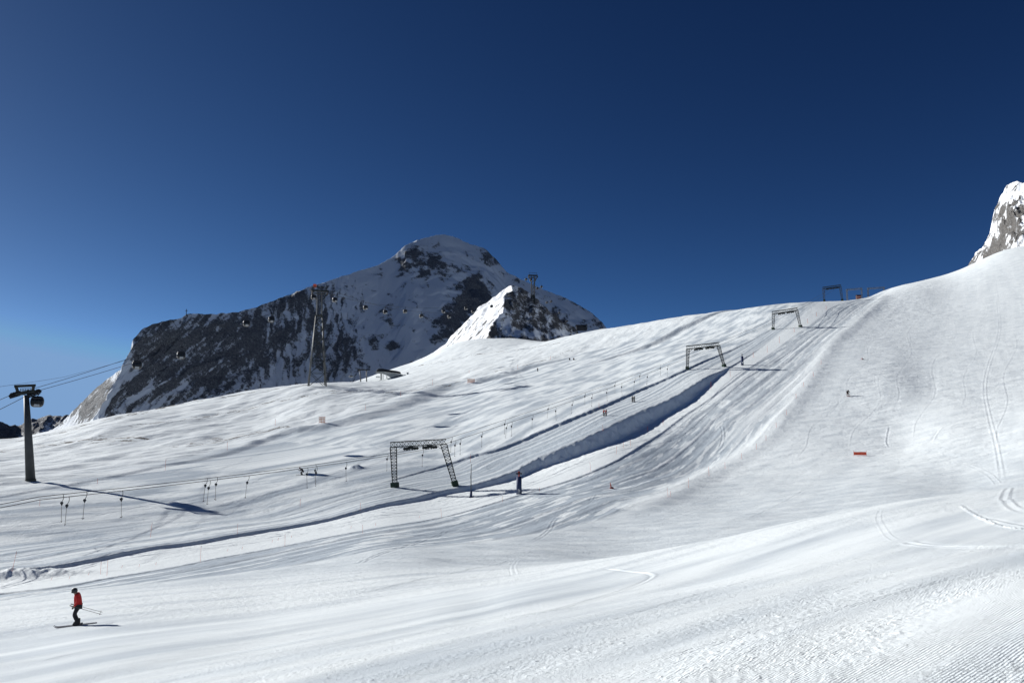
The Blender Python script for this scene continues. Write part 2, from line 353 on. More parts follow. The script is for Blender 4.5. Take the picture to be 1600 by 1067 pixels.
# ------------------------------------------------------------------ helpers for objects
def tag(o, label=None, cat=None, group=None, kind=None):
    if label: o['label'] = label
    if cat: o['category'] = cat
    if group: o['group'] = group
    if kind: o['kind'] = kind
    return o
def empty(name, loc, rz=0.0):
    o = bpy.data.objects.new(name, None); COL.objects.link(o); o.location = loc; o.rotation_euler = (0, 0, rz); o.empty_display_size = .3; return o
def grid_mesh(name, X, Y, Z, attrs, mat):
    n, m = X.shape
    co = np.empty((n*m, 3), np.float32); co[:, 0] = X.ravel(); co[:, 1] = Y.ravel(); co[:, 2] = Z.ravel()
    i, j = np.meshgrid(np.arange(n-1), np.arange(m-1), indexing='ij')
    a = (i*m + j).ravel(); q = np.stack([a, a+m, a+m+1, a+1], 1)[:, ::-1].astype(np.int32)
    nf = len(q); me = bpy.data.meshes.new(name)
    me.vertices.add(n*m); me.vertices.foreach_set('co', co.ravel())
    me.loops.add(nf*4); me.loops.foreach_set('vertex_index', q.ravel())
    me.polygons.add(nf); me.polygons.foreach_set('loop_start', np.arange(0, nf*4, 4, dtype=np.int32))
    me.polygons.foreach_set('loop_total', np.full(nf, 4, np.int32))
    me.polygons.foreach_set('use_smooth', np.ones(nf, bool))
    me.update(calc_edges=True)
    for k, v in attrs.items():
        at = me.attributes.new(k, 'FLOAT', 'POINT'); at.data.foreach_set('value', v.astype(np.float32).ravel())
    me.materials.append(mat)
    o = bpy.data.objects.new(name, me); COL.objects.link(o)
    return o

class NT:
    def __init__(s, name, rough=.7, metal=0, spec=.3):
        m = bpy.data.materials.new(name); m.use_nodes = True; s.m = m; s.t = m.node_tree; s.b = s.t.nodes['Principled BSDF']
        s.b.inputs['Roughness'].default_value = rough; s.b.inputs['Metallic'].default_value = metal
        s.b.inputs['Specular IOR Level'].default_value = spec
    def n(s, typ, ins=None, **kw):
        nd = s.t.nodes.new(typ)
        for k, v in kw.items(): setattr(nd, k, v)
        for k, v in (ins or {}).items():
            if hasattr(v, 'is_output') or isinstance(v, bpy.types.NodeSocket): s.t.links.new(v, nd.inputs[k])
            else: nd.inputs[k].default_value = v
        return nd
    def math(s, op, a, b=0.0, c=None, clamp=False):
        d = {0: a, 1: b}
        if c is not None: d[2] = c
        return s.n('ShaderNodeMath', d, operation=op, use_clamp=clamp).outputs[0]
    def mix(s, f, a, b):
        nd = s.n('ShaderNodeMix', data_type='RGBA')
        for k, v in ((0, f), (6, a), (7, b)):
            if isinstance(v, bpy.types.NodeSocket): s.t.links.new(v, nd.inputs[k])
            else: nd.inputs[k].default_value = v
        return nd.outputs[2]
    def noise(s, vec, scale, detail=4, rough=.5):
        return s.n('ShaderNodeTexNoise', {'Vector': vec, 'Scale': scale, 'Detail': detail, 'Roughness': rough}).outputs[0]
    def mapr(s, v, a, b, c=0, d=1):
        return s.n('ShaderNodeMapRange', {0: v, 1: a, 2: b, 3: c, 4: d}, interpolation_type='SMOOTHSTEP').outputs[0]
    def link(s, a, name): s.t.links.new(a, s.b.inputs[name])
def simple(name, col, rough=.6, metal=0, var=.12, scale=3, spec=.3):
    k = NT(name, rough, metal, spec); tc = k.n('ShaderNodeTexCoord').outputs['Object']
    nz = k.noise(tc, scale, 5, .6); f = k.mapr(nz, .3, .7)
    lo = tuple(c * (1 - var) for c in col) + (1,); hi = tuple(min(1, c * (1 + var)) for c in col) + (1,)
    k.link(k.mix(f, lo, hi), 'Base Color'); return k.m

def snow_material():
    k = NT('groomed_snow', .62, 0, .25)
    pos = k.n('ShaderNodeTexCoord').outputs['Object']
    ice = k.n('ShaderNodeAttribute', attribute_name='ice').outputs['Fac']
    dirt_ = k.n('ShaderNodeAttribute', attribute_name='dirt').outputs['Fac']
    fore = k.n('ShaderNodeAttribute', attribute_name='fore').outputs['Fac']
    patch = k.noise(pos, .25, 6, .6)
    base = k.mix(ice, (.83, .875, .89, 1), (.47, .53, .585, 1))
    base = k.mix(k.mapr(patch, .35, .7, 0, .10), base, (.72, .77, .81, 1))
    rk = k.mix(k.noise(pos, 1.5, 5, .7), (.07, .06, .055, 1), (.22, .20, .18, 1))
    k.link(k.mix(dirt_, base, rk), 'Base Color')
    # groomer comb marks and crumbs close by
    rot = k.n('ShaderNodeMapping', {'Vector': pos, 'Rotation': (0, 0, -GANG)}, vector_type='POINT').outputs[0]
    sep = k.n('ShaderNodeSeparateXYZ', {0: rot})
    t = sep.outputs[1]
    wob = k.math('MULTIPLY', k.noise(rot, .7, 3, .6), .10)
    ph = k.math('MULTIPLY', k.math('ADD', t, wob), 2*math.pi / .042)
    wave = k.math('SINE', ph)
    st = k.n('ShaderNodeMapping', {'Vector': rot, 'Scale': (.11, .75, .5)}, vector_type='POINT').outputs[0]
    m1 = k.mapr(k.noise(st, 1.6, 4, .65), .36, .56)
    near = k.mapr(fore, .2, .75)
    comb = k.math('MULTIPLY', k.math('MULTIPLY', wave, m1), k.math('MULTIPLY', near, .0036))
    cr1 = k.math('MULTIPLY', k.mapr(k.noise(pos, 24, 6, .75), .48, .8), .016)
    cr2 = k.math('MULTIPLY', k.math('POWER', k.mapr(k.noise(pos, 30, 2, .5), .56, .8), 1.5), .02)
    st2 = k.n('ShaderNodeMapping', {'Vector': rot, 'Scale': (.6, 2.4, 1)}, vector_type='POINT').outputs[0]
    m2 = k.mapr(k.noise(st2, .35, 5, .7), .30, .62)
    crumbs = k.math('MULTIPLY', k.math('MULTIPLY', k.math('ADD', cr1, cr2), m2), k.mapr(fore, 0.02, .6, .25, 1))
    gr = k.math('MULTIPLY', k.noise(pos, 60, 3, .6), .004)
    mid_ = k.math('MULTIPLY', k.noise(pos, 2.2, 8, .7), .11)
    h = k.math('ADD', k.math('ADD', comb, crumbs), k.math('ADD', k.math('MULTIPLY', gr, near), k.math('MULTIPLY', mid_, k.mapr(fore, 0, .3, 1, .12))))
    bp = k.n('ShaderNodeBump', {'Height': h, 'Strength': 1.0, 'Distance': 1.0})
    k.link(bp.outputs[0], 'Normal')
    k.link(k.mapr(ice, 0, 1, .7, .5), 'Roughness')
    return k.m
SNOW = snow_material()
FORE = (1 - sst(6, 46, R2)).astype(np.float32)
g = grid_mesh('ground', X, Y, Z, {'ice': ICE, 'dirt': DIRT, 'fore': FORE}, SNOW)
tag(g, 'wide groomed snow slope with pistes, banks and ski tracks, running up to the ridge', 'snow slope', kind='structure')

# ---- placing things on the finished ground
lRG = np.log(RG); rvis = np.nonzero((RG > 12) & (RG < 900))[0]
def colz(p):
    k = int(np.clip(np.searchsorted(PH, p) - 1, 0, NP - 2)); t = (p - PH[k]) / (PH[k+1] - PH[k]); return Z[k] * (1-t) + Z[k+1] * t
def hit(u, v):
    p = az(u, v); E = el(p, v); z = colz(p) - CAMZ - E * RG; k = [i for i in np.nonzero(z > 0)[0] if i in range(rvis[0], rvis[-1])]
    if not k:
        i = rvis[int(np.argmax((z / RG)[rvis]))]; r = RG[i]
        return Vector((r*math.sin(p), r*math.cos(p), colz(p)[i]))
    i = k[0]; a, b = z[i-1], z[i]; t = a / (a - b); r = RG[i-1] + t * (RG[i] - RG[i-1])
    return Vector((r * math.sin(p), r * math.cos(p), CAMZ + E * r))
def gz(x, y):
    p = math.atan2(x, y); r = math.hypot(x, y); return float(np.interp(math.log(r), lRG, colz(p)))
# ------------------------------------------------------------------ mountains
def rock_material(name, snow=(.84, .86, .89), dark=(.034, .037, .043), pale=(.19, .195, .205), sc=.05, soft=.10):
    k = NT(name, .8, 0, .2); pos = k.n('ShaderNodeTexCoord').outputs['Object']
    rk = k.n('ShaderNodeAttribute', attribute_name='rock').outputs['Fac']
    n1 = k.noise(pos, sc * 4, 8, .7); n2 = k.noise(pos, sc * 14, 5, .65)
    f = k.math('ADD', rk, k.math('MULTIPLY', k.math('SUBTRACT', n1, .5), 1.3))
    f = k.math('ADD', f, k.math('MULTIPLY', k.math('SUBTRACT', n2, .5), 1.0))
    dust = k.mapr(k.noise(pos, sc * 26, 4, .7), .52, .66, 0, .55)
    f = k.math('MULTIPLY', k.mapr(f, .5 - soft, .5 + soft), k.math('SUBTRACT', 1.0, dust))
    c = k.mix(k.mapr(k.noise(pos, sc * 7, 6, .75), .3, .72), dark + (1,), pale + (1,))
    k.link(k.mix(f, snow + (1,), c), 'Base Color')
    h = k.math('MULTIPLY', k.math('MULTIPLY', k.noise(pos, sc * 9, 7, .7), f), .12 / sc)
    h2 = k.math('MULTIPLY', k.noise(pos, sc * 2, 4, .6), .03 / sc)
    bp = k.n('ShaderNodeBump', {'Height': k.math('ADD', h, h2), 'Strength': .8, 'Distance': 1.0}); k.link(bp.outputs[0], 'Normal')
    return k.m
ROCK = rock_material('shaded_snowy_rock', snow=(.60, .645, .70))  # snow colour darkened: part of the face's shade is painted in
def blobs(U, V, L):
    s = np.zeros_like(U)
    for (u, v, a, b, ang, val) in L:
        c, n = math.cos(R(ang)), math.sin(R(ang)); p = ((U-u)*c - (V-v)*n) / a; q = ((U-u)*n + (V-v)*c) / b
        s += val * np.exp(-np.maximum(p*p + q*q - .3, 0) * 1.6)
    return s
def projUV(X, Y, Z):
    z = Z - CAMZ; d = Y * cp + z * sp; w = -Y * sp + z * cp
    return CX + F * X / d, CY - F * w / d
def ridge_mesh(name, ridge, step_px, dmax, nd, prof, relief, rockf, back=.8, backlen=150, label='', mat=None, jag=1.2, slant=0):
    us_ = np.arange(ridge[0][0], ridge[-1][0] + .1, step_px)
    xs = [a[0] for a in ridge]
    v = np.interp(us_, xs, [a[1] for a in ridge]); r = np.interp(us_, xs, [a[2] for a in ridge])
    ker = np.ones(5) / 5; r = np.convolve(np.pad(r, 2, mode='edge'), ker, 'valid')
    v = np.convolve(np.pad(v, 2, mode='edge'), ker, 'valid'); vj = jag * fbm(us_ / 9, us_ * 0, 301, 4)
    ph = np.array([az(a, b) for a, b in zip(us_, v)]); ph = np.maximum.accumulate(ph + np.arange(len(ph)) * 1e-7)
    zr = np.array([CAMZ + rr * el(p, b) for p, b, rr in zip(ph, v, r)])
    zj = -vj * r / F
    dd = np.concatenate([-np.linspace(backlen, 0, 30, endpoint=False), np.linspace(0, 1, nd) ** 1.25 * dmax])
    A, Dn = np.meshgrid(np.arange(len(ph)), dd, indexing='ij')
    along_ = np.repeat(np.concatenate([[0], np.cumsum(np.hypot(np.diff(r * np.sin(ph)), np.diff(r * np.cos(ph))))])[:, None], len(dd), 1)
    RR = r[:, None] - Dn; PPh = np.repeat(ph[:, None], len(dd), 1)
    lw = 1 - sst(230, 420, us_)[:, None]
    PPh = PPh + (Dn > 0) * sst(4, 30, Dn) * (4.5 * fbm(Dn / 26, along_ / 55, 361, 3) - slant * Dn * lw * RR * 1e-3) / RR
    Xm, Ym = RR * np.sin(PPh), RR * np.cos(PPh)
    along = np.concatenate([[0], np.cumsum(np.hypot(np.diff(r * np.sin(ph)), np.diff(r * np.cos(ph))))])
    AL = np.repeat(along[:, None], len(dd), 1); UU = np.repeat(us_[:, None], len(dd), 1)
    Zm = zr[:, None] - np.where(Dn > 0, prof(Dn, UU), -back * Dn)
    Zm = Zm + zj[:, None] * np.exp(-np.maximum(Dn, 0) / 16)
    U, V = projUV(Xm, Ym, Zm)
    Zm = Zm + relief(AL, Dn, Zm, U, V) * sst(0, 22, Dn) * (Dn > 0)
    rk = rockf(AL, Dn, Zm, U, V)
    o = grid_mesh(name, Xm, Ym, Zm, {'rock': rk}, mat or ROCK)
    tag(o, label, 'mountain', kind='structure'); return o

def mprof(d, u):
    a = 1.3 - .2 * sst(420, 620, u) - .35 * (1 - sst(197, 203, u))
    b = 1.05 - .15 * sst(420, 620, u) - .2 * (1 - sst(197, 203, u))
    rim = sst(430, 480, u) * (1 - sst(640, 665, u))
    d = d - rim * .8 * np.minimum(d, 9)
    return a * np.minimum(d, 70) + b * np.clip(d - 70, 0, 170) + .8 * np.maximum(d - 240, 0)
def mrelief(al, d, z, u, v):
    L = 1 - sst(520, 600, u)
    diag = (al - z); dg2 = (al + z)
    n = 4.0 * ridged(diag / 60, dg2 / 130, 311, 4) * L * (1 - sst(330, 430, u))
    n = n + 2.6 * ridged(al / 42, z / 140, 313, 4) * L * sst(330, 430, u)
    n = n + (1 - L) * (2.5 * fbm(al / 90, z / 90, 315, 3) + 3 * ridged(al / 60, z / 75, 317, 4) * np.clip(rbias(u, v) + .55, 0, 1))
    return n + 1.0 * fbm(al / 14, z / 14, 319, 3) * np.clip(rbias(u, v) + .7, 0, 1)
def rbias(u, v):
    b = -.67 + blobs(u, v, [
        (330, 560, 160, 80, 25, 1.0), (240, 530, 60, 40, 40, .5), (480, 480, 80, 40, 22, .55), (520, 560, 60, 50, 0, .62), (420, 520, 60, 35, 30, .2),
        (430, 510, 34, 12, 35, -.5), (395, 505, 30, 9, 30, -.35), (300, 600, 40, 10, 45, -.25),
        (655, 410, 44, 28, -15, .78), (700, 420, 30, 22, 0, .35), (745, 425, 14, 20, -30, .25), (765, 400, 26, 14, -45, .85),
        (745, 455, 24, 28, 60, .95), (725, 490, 50, 28, 55, 1.15), (690, 515, 30, 18, 45, .55), (650, 530, 10, 14, 0, .1),
        (587, 537, 9, 10, 30, .75), (614, 541, 12, 9, 0, .75), (570, 480, 14, 16, 0, .35), (605, 495, 12, 18, 0, .45), (560, 510, 16, 16, 0, .35),
        (665, 495, 10, 10, 0, .4), (540, 545, 30, 24, 0, .35),
        (935, 500, 12, 9, -40, .9), (915, 505, 10, 8, 0, .6), (875, 495, 18, 14, -30, .6), (815, 440, 20, 5, -35, .5), (905, 478, 14, 4, -33, .5),
        (150, 630, 60, 45, 45, .85)])
    return b
def mrock(al, d, z, u, v):
    L = 1 - sst(540, 600, u)
    st1 = fbm((al - z) / 15, (al + z) / 50, 321, 6, .62); st2 = fbm((al + 6 * pn(al / 30, z / 30, 5)) / 12, z / 38, 323, 6, .62)
    st = st1 * (1 - sst(330, 430, u)) + st2 * sst(330, 430, u)
    n = st * L + (1 - L) * fbm(al / 24, z / 16, 325, 6, .6)
    couloir = np.exp(-((u - 178 - (615 - v) * .55) / 5) ** 2) * sst(560, 590, v) * (u < 230)
    return .5 + .62 * rbias(u, v) + .42 * n - 1.2 * couloir - 1.0 * np.exp(-(d / 7.0) ** 2) * sst(440, 500, u) * (1 - sst(735, 760, u))
RM = [(40, 700, 1239), (60, 684, 1205), (92, 664, 1151), (120, 636, 1103), (150, 606, 1052), (180, 583, 1001), (197, 574, 972), (203, 556, 960), (206, 532, 963), (225, 512, 979), (250, 503, 1000), (284, 497, 1029), (292, 490, 1036), (330, 491, 1068), (370, 488, 1102), (400, 480, 1127), (440, 465, 1161), (480, 450, 1195), (520, 437, 1229), (560, 424, 1263), (590, 415, 1289), (615, 401, 1310), (632, 385, 1325), (650, 376, 1340), (672, 370, 1359), (690, 366, 1374), (712, 371, 1396), (735, 382, 1419), (757, 388, 1441), (775, 405, 1459), (790, 424, 1474), (815, 437, 1499), (850, 453, 1534), (880, 464, 1564), (905, 477, 1589), (925, 489, 1609), (940, 503, 1624), (952, 518, 1636), (975, 550, 1659)]
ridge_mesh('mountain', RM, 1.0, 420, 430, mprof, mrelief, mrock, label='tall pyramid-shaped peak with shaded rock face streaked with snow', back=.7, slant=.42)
# rock shoulder at the right edge
RR_ = [(1470, 448, 820), (1500, 432, 806), (1510, 421, 800), (1518, 405, 794), (1530, 390, 786), (1545, 372, 778), (1549, 352, 774), (1552, 330, 770), (1562, 312, 762), (1568, 297, 756), (1577, 286, 750), (1590, 284, 744), (1605, 285, 738), (1640, 270, 735), (1700, 232, 740), (1780, 215, 760), (1900, 180, 800), (2100, 150, 860)]
def rprof(d, u): return 1.15 * np.minimum(d, 60) + .75 * np.maximum(d - 60, 0)
def rrel(al, d, z, u, v): return 6 * ridged((al - z) / 28, (al + z) / 34, 331, 5) - 7 + 2 * fbm(al / 9, z / 9, 333, 3)
def rrk(al, d, z, u, v):
    b = -.42 + blobs(u, v, [(1575, 350, 15, 36, -32, .95), (1562, 330, 10, 18, -30, .6), (1590, 365, 14, 12, 20, .6), (1560, 385, 14, 16, -35, .75), (1542, 400, 9, 14, -35, .7), (1518, 413, 10, 8, -40, .8), (1598, 335, 8, 8, 0, .7), (1583, 380, 12, 8, -30, .6), (1680, 330, 60, 60, 0, .6)])
    return .5 + .6 * b + .5 * fbm((al - z) / 8, (al + z) / 13, 335, 5, .6)
ROCK2 = rock_material('warm_snowy_rock', dark=(.035, .033, .032), pale=(.19, .175, .16), sc=.11)
ridge_mesh('rock_outcrop', RR_, 1.2, 170, 220, rprof, rrel, rrk, label='steep brown rock buttress plastered with snow at the top right', mat=ROCK2, jag=3.2, backlen=80)
# far range on the left
RF = [(-900, 600, 5200), (-700, 640, 5000), (-500, 615, 4800), (-300, 650, 4700), (-150, 640, 4600), (-60, 655, 4600), (0, 661, 4600), (12, 665, 4600), (30, 665, 4600), (48, 660, 4500), (60, 654, 4500), (72, 649, 4450), (90, 649, 4400), (110, 655, 4400), (150, 670, 4400), (260, 690, 4400)]
def fprof(d, u): return .75 * d
def frel(al, d, z, u, v): return 55 * ridged(al / 330, d / 500, 341, 4) - 60
def frk(al, d, z, u, v): return .62 + .42 * fbm((al - z) / 90, (al + z) / 260, 343, 4)
ROCK3 = rock_material('far_snowy_rock', dark=(.06, .065, .08), pale=(.16, .165, .18), sc=.016)
ridge_mesh('distant_mountains', RF, 2.0, 900, 200, fprof, frel, frk, label='low distant rocky mountains on the horizon beyond the left slope', mat=ROCK3, jag=1.2, backlen=600)
# small dark-sided knoll in front of the peak
KP = px(797, 446, 700)
n = 300; gx = np.linspace(-125, 125, n); KX, KY = np.meshgrid(KP.x + gx, KP.y + np.linspace(-125, 100, n), indexing='ij')
qx, qy = KX - KP.x, KY - KP.y
qx = qx + 5 * fbm(KX / 26, KY / 26, 351, 3); qy2 = qy + 5 * fbm(KX / 26, KY / 26, 353, 3)
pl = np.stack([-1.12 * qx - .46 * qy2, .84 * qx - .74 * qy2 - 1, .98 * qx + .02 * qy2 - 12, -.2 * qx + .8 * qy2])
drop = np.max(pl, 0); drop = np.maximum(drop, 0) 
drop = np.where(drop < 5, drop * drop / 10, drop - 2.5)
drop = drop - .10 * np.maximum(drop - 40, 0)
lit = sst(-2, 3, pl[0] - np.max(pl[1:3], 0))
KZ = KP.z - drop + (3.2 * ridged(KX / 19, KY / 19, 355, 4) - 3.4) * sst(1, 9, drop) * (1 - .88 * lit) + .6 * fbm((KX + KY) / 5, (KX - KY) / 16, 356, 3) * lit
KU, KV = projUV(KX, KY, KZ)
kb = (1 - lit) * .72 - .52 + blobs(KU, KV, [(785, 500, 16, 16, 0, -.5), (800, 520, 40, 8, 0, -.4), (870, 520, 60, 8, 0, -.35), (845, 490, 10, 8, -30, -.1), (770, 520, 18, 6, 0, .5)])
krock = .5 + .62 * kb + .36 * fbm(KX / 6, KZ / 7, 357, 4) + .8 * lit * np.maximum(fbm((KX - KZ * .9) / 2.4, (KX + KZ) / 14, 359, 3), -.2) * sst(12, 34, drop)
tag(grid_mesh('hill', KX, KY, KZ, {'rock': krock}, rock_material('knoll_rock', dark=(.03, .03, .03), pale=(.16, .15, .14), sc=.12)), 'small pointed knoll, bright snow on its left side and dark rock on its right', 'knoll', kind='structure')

# ------------------------------------------------------------------ mesh builder
class MB:
    def __init__(s): s.bm = bmesh.new()
    def quadbox(s, lo, hi):            # two 4-point rings joined
        a = [s.bm.verts.new(p) for p in lo]; b = [s.bm.verts.new(p) for p in hi]
        s.bm.faces.new(a[::-1]); s.bm.faces.new(b)
        for i in range(4): s.bm.faces.new((a[i], a[(i+1) % 4], b[(i+1) % 4], b[i]))
        return s
    def box(s, c, d, M=None):
        x, y, z = d[0]/2, d[1]/2, d[2]/2
        f = lambda p: (M @ Vector(p) if M else Vector(p)) + Vector(c)
        return s.quadbox([f((-x, -y, -z)), f((x, -y, -z)), f((x, y, -z)), f((-x, y, -z))], [f((-x, -y, z)), f((x, -y, z)), f((x, y, z)), f((-x, y, z))])
    def tube(s, pts, rad, n=8, cap=True):
        pts = [Vector(p) for p in pts]; rad = rad if isinstance(rad, (list, tuple)) else [rad] * len(pts)
        rings = []; side = None
        for i, p in enumerate(pts):
            t = (pts[min(i+1, len(pts)-1)] - pts[max(i-1, 0)]).normalized()
            if side is None: side = t.cross(Vector((0, 0, 1)) if abs(t.z) < .9 else Vector((0, 1, 0))).normalized()
            side = (side - t * side.dot(t)).normalized(); up = t.cross(side)
            rings.append([s.bm.verts.new(p + (side * math.cos(a) + up * math.sin(a)) * rad[i]) for a in [2*math.pi*k/n + math.pi/n for k in range(n)]])
        for a, b in zip(rings, rings[1:]):
            for k in range(n): s.bm.faces.new((a[k], a[(k+1) % n], b[(k+1) % n], b[k]))
        if cap: s.bm.faces.new(rings[0][::-1]); s.bm.faces.new(rings[-1])
        return s
    def disc(s, c, axis, r, w, n=14):
        a = Vector(axis).normalized() * w / 2; return s.tube([Vector(c) - a, Vector(c) + a], r, n)
    def ball(s, c, rad, nu=12, nv=8):
        rx, ry, rz = rad if isinstance(rad, (tuple, list)) else (rad,) * 3
        M = Matrix.Translation(Vector(c)) @ Matrix.Diagonal((rx, ry, rz, 1))
        bmesh.ops.create_uvsphere(s.bm, u_segments=nu, v_segments=nv, radius=1, matrix=M); return s
    def loft(s, rings):                # closed cross-sections, capped
        vs = [[s.bm.verts.new(p) for p in r] for r in rings]; n = len(vs[0])
        for a, b in zip(vs, vs[1:]):
            for k in range(n): s.bm.faces.new((a[k], a[(k+1) % n], b[(k+1) % n], b[k]))
        s.bm.faces.new(vs[0][::-1]); s.bm.faces.new(vs[-1]); return s
    def build(s, name, mat, parent=None, smooth=False, bevel=0):
        if bevel: bmesh.ops.bevel(s.bm, geom=s.bm.edges[:], offset=bevel, segments=2, affect='EDGES')
        bmesh.ops.recalc_face_normals(s.bm, faces=s.bm.faces)
        me = bpy.data.meshes.new(name); s.bm.to_mesh(me); s.bm.free(); me.materials.append(mat)
        if smooth: me.polygons.foreach_set('use_smooth', [True] * len(me.polygons))
        o = bpy.data.objects.new(name, me); COL.objects.link(o)
        if parent: o.parent = parent
        return o
def copy_tree(o, parent=None):
    c = o.copy(); COL.objects.link(c)
    if parent: c.parent = parent
    for ch in [k for k in o.children]: copy_tree(ch, c)
    return c
ORD = ['', 'first', 'second', 'third', 'fourth', 'fifth', 'sixth', 'seventh', 'eighth', 'ninth', 'tenth', 'eleventh', 'twelfth', 'thirteenth', 'fourteenth', 'fifteenth', 'sixteenth', 'seventeenth', 'eighteenth', 'nineteenth', 'twentieth', 'twenty-first', 'twenty-second', 'twenty-third', 'twenty-fourth', 'twenty-fifth', 'twenty-sixth', 'twenty-seventh', 'twenty-eighth', 'twenty-ninth', 'thirtieth', 'thirty-first', 'thirty-second', 'thirty-third', 'thirty-fourth', 'thirty-fifth', 'thirty-sixth']
m_steel = simple('weathered_steel', (.04, .045, .04), .6, .3, .25, 2)
m_galv = simple('galvanised_steel', (.12, .125, .125), .5, .5, .2, 1.2)
m_mast = simple('painted_grey_mast', (.065, .068, .068), .55, .2, .15, .6)
m_black = simple('black_rubber', (.018, .018, .02), .6, 0, .2, 6)
m_glass = NT('dark_window', .35, 0, .3).m; m_glass.node_tree.nodes['Principled BSDF'].inputs['Base Color'].default_value = (.012, .014, .018, 1)
m_shell = simple('black_cabin_shell', (.02, .021, .024), .3, .1, .2, 2, .5)
m_white = simple('white_paint', (.62, .62, .60), .5, 0, .12, 2)
m_rope = simple('wire_rope', (.05, .05, .055), .55, .5, .15, 1)
m_blue = simple('navy_crash_pad', (.02, .035, .095), .6, 0, .25, 3)
m_green = simple('dark_green_pad', (.015, .035, .022), .65, 0, .3, 3)
m_orange = simple('orange_pole', (.62, .13, .06), .5, 0, .15, 5)
m_red = simple('red_banner', (.80, .13, .07), .6, 0, .2, 1.5)
m_dark = simple('dark_roof', (.022, .023, .026), .45, .1, .3, .8)
m_beam = simple('pale_cladding', (.42, .42, .38), .6, 0, .15, .6)
m_snowc = simple('loose_snow', (.84, .86, .89), .7, 0, .05, 8)

def lattice(mb, P0, P1, w0, w1, e1, e2, nb, rc, rb):
    """square lattice mast between two points; e1, e2 are the cross axes"""
    cs = [(-1, -1), (1, -1), (1, 1), (-1, 1)]
    f = lambda t, c: P0.lerp(P1, t) + (e1 * c[0] + e2 * c[1]) * ((w0 * (1-t) + w1 * t) / 2)
    for c in cs: mb.tube([f(0, c), f(1, c)], rc, 5)
    for k in range(nb):
        t0, t1 = k / nb, (k+1) / nb
        for i in range(4):
            a, b = cs[i], cs[(i+1) % 4]
            mb.tube([f(t0, a), f(t1, b)] if k % 2 else [f(t0, b), f(t1, a)], rb, 4, False)
            mb.tube([f(t1, a), f(t1, b)], rb, 4, False)
    return mb

# ------------------------------------------------------------------ drag lift pylons (portal frames)
def portal(bl, br, tl, tr, label, wleg=.75, wtop=.8, sheaves=True, nb=12, r=None, beamd=.95):
    BL, BR = hit(*bl), hit(*br)
    rl = r or math.hypot(BL.x, BL.y); rr = r or math.hypot(BR.x, BR.y)
    m_ = (rl + rr) / 2
    if abs(rl - rr) > .12 * m_: rl = rr = m_
    BL = px(bl[0], bl[1], rl); BR = px(br[0], br[1], rr)
    BL.z = gz(BL.x, BL.y) - .1; BR.z = gz(BR.x, BR.y) - .1
    TL, TR = px(tl[0], tl[1], (rl+rr)/2), px(tr[0], tr[1], (rl+rr)/2)
    o = (BL + BR) / 2; root = empty('drag_lift_pylon', o)
    L = lambda p: p - o
    ax = (TR - TL).normalized(); dp = Vector((-ax.y, ax.x, 0)).normalized(); up = ax.cross(dp); up = up if up.z > 0 else -up
    TLl, TRl = L(TL), L(TR)
    for B, T, sgn in ((L(BL), TLl, 1), (L(BR), TRl, -1)):
        Tc = T + ax * sgn * wleg * .5 - up * beamd
        mb = MB(); lattice(mb, B + (Tc - B) * .12, Tc, wleg * .8, wleg * 1.15, ax, dp, nb, .085, .05)
        leg = mb.build('leg', m_steel, root)
        d = (Tc - B).normalized(); q = B + d * .02
        Mx = d.to_track_quat('Z', 'Y').to_matrix()
        MB().box(B + (Tc - B) * .065, (wleg * 1.15, wleg * 1.15, (Tc - B).length * .13), Mx).build('footing_pad', m_green, leg)
    mb = MB(); c0 = TLl - up * beamd / 2; c1 = TRl - up * beamd / 2
    cs = [(-1, -1), (1, -1), (1, 1), (-1, 1)]
    f = lambda t, c: c0.lerp(c1, t) + dp * c[0] * wtop / 2 + up * c[1] * beamd / 2
    for c in cs: mb.tube([f(0, c), f(1, c)], .095, 5)
    N = 14
    for k in range(N):
        for i in range(4):
            a, b = cs[i], cs[(i+1) % 4]
            mb.tube([f(k/N, a), f((k+1)/N, b)] if k % 2 else [f(k/N, b), f((k+1)/N, a)], .055, 4, False)
            if k in (0, N-1) or k % 2: mb.tube([f(k/N, a), f(k/N, b)], .028, 4, False)
    for sgn, T in ((1, TLl), (-1, TRl)):      # knee braces
        for e in (-1, 1):
            mb.tube([T + ax * sgn * wleg * .9 - up * (beamd * 1.9) + dp * e * wtop/2, T + ax * sgn * wleg * 2.3 - up * beamd + dp * e * wtop/2], .05, 4)
    mb.build('crossbeam', m_steel, root)
    heads = []
    if sheaves:
        for t in (.36, .70):
            c = c0.lerp(c1, t) - up * (beamd / 2 + .45); s = MB()
            s.box(c + up * .25, (.12, 2.6, .16), Matrix((ax, dp, up)).transposed())
            s.tube([c + up * .5, c + up * .2], .1, 6)
            for e in (-.35, .35):
                s.box(c + ax * e + up * .05, (.10, 2.4, .12), Matrix((ax, dp, up)).transposed())
                for k in (-1.05, -.55, .55, 1.05): s.disc(c + ax * e + dp * k - up * .06, ax, .30, .16)
            for e in (-1, 1): s.tube([c + ax * e * 1.25 + up * .05, c + ax * e * .2 + up * .12], .06, 5); s.disc(c + ax * e * 1.2 + dp * .3, dp, .30, .2); s.disc(c + ax * e * .75 - dp * .5, dp, .32, .2); s.disc(c + ax * e * .3 - dp * .9 + up * .1, dp, .34, .2)
            s.build('wheel_battery', m_steel, root)
            heads.append(o + c - up * .28)
        for t in (.3, .64):
            c = c0.lerp(c1, t) + up * (beamd / 2 + .06)
            MB().box(c, (1.2, .35, .12), Matrix((ax, dp, up)).transposed()).build('walkway_rail', m_steel, root)
    tag(root, label, 'lift pylon', 'lattice portal pylons of the drag lift')
    return heads
H1 = portal((617, 761), (712, 759), (610, 691), (697, 686), 'nearest and largest lattice portal pylon over the drag lift track', wleg=1.05, wtop=1.0, beamd=.95)
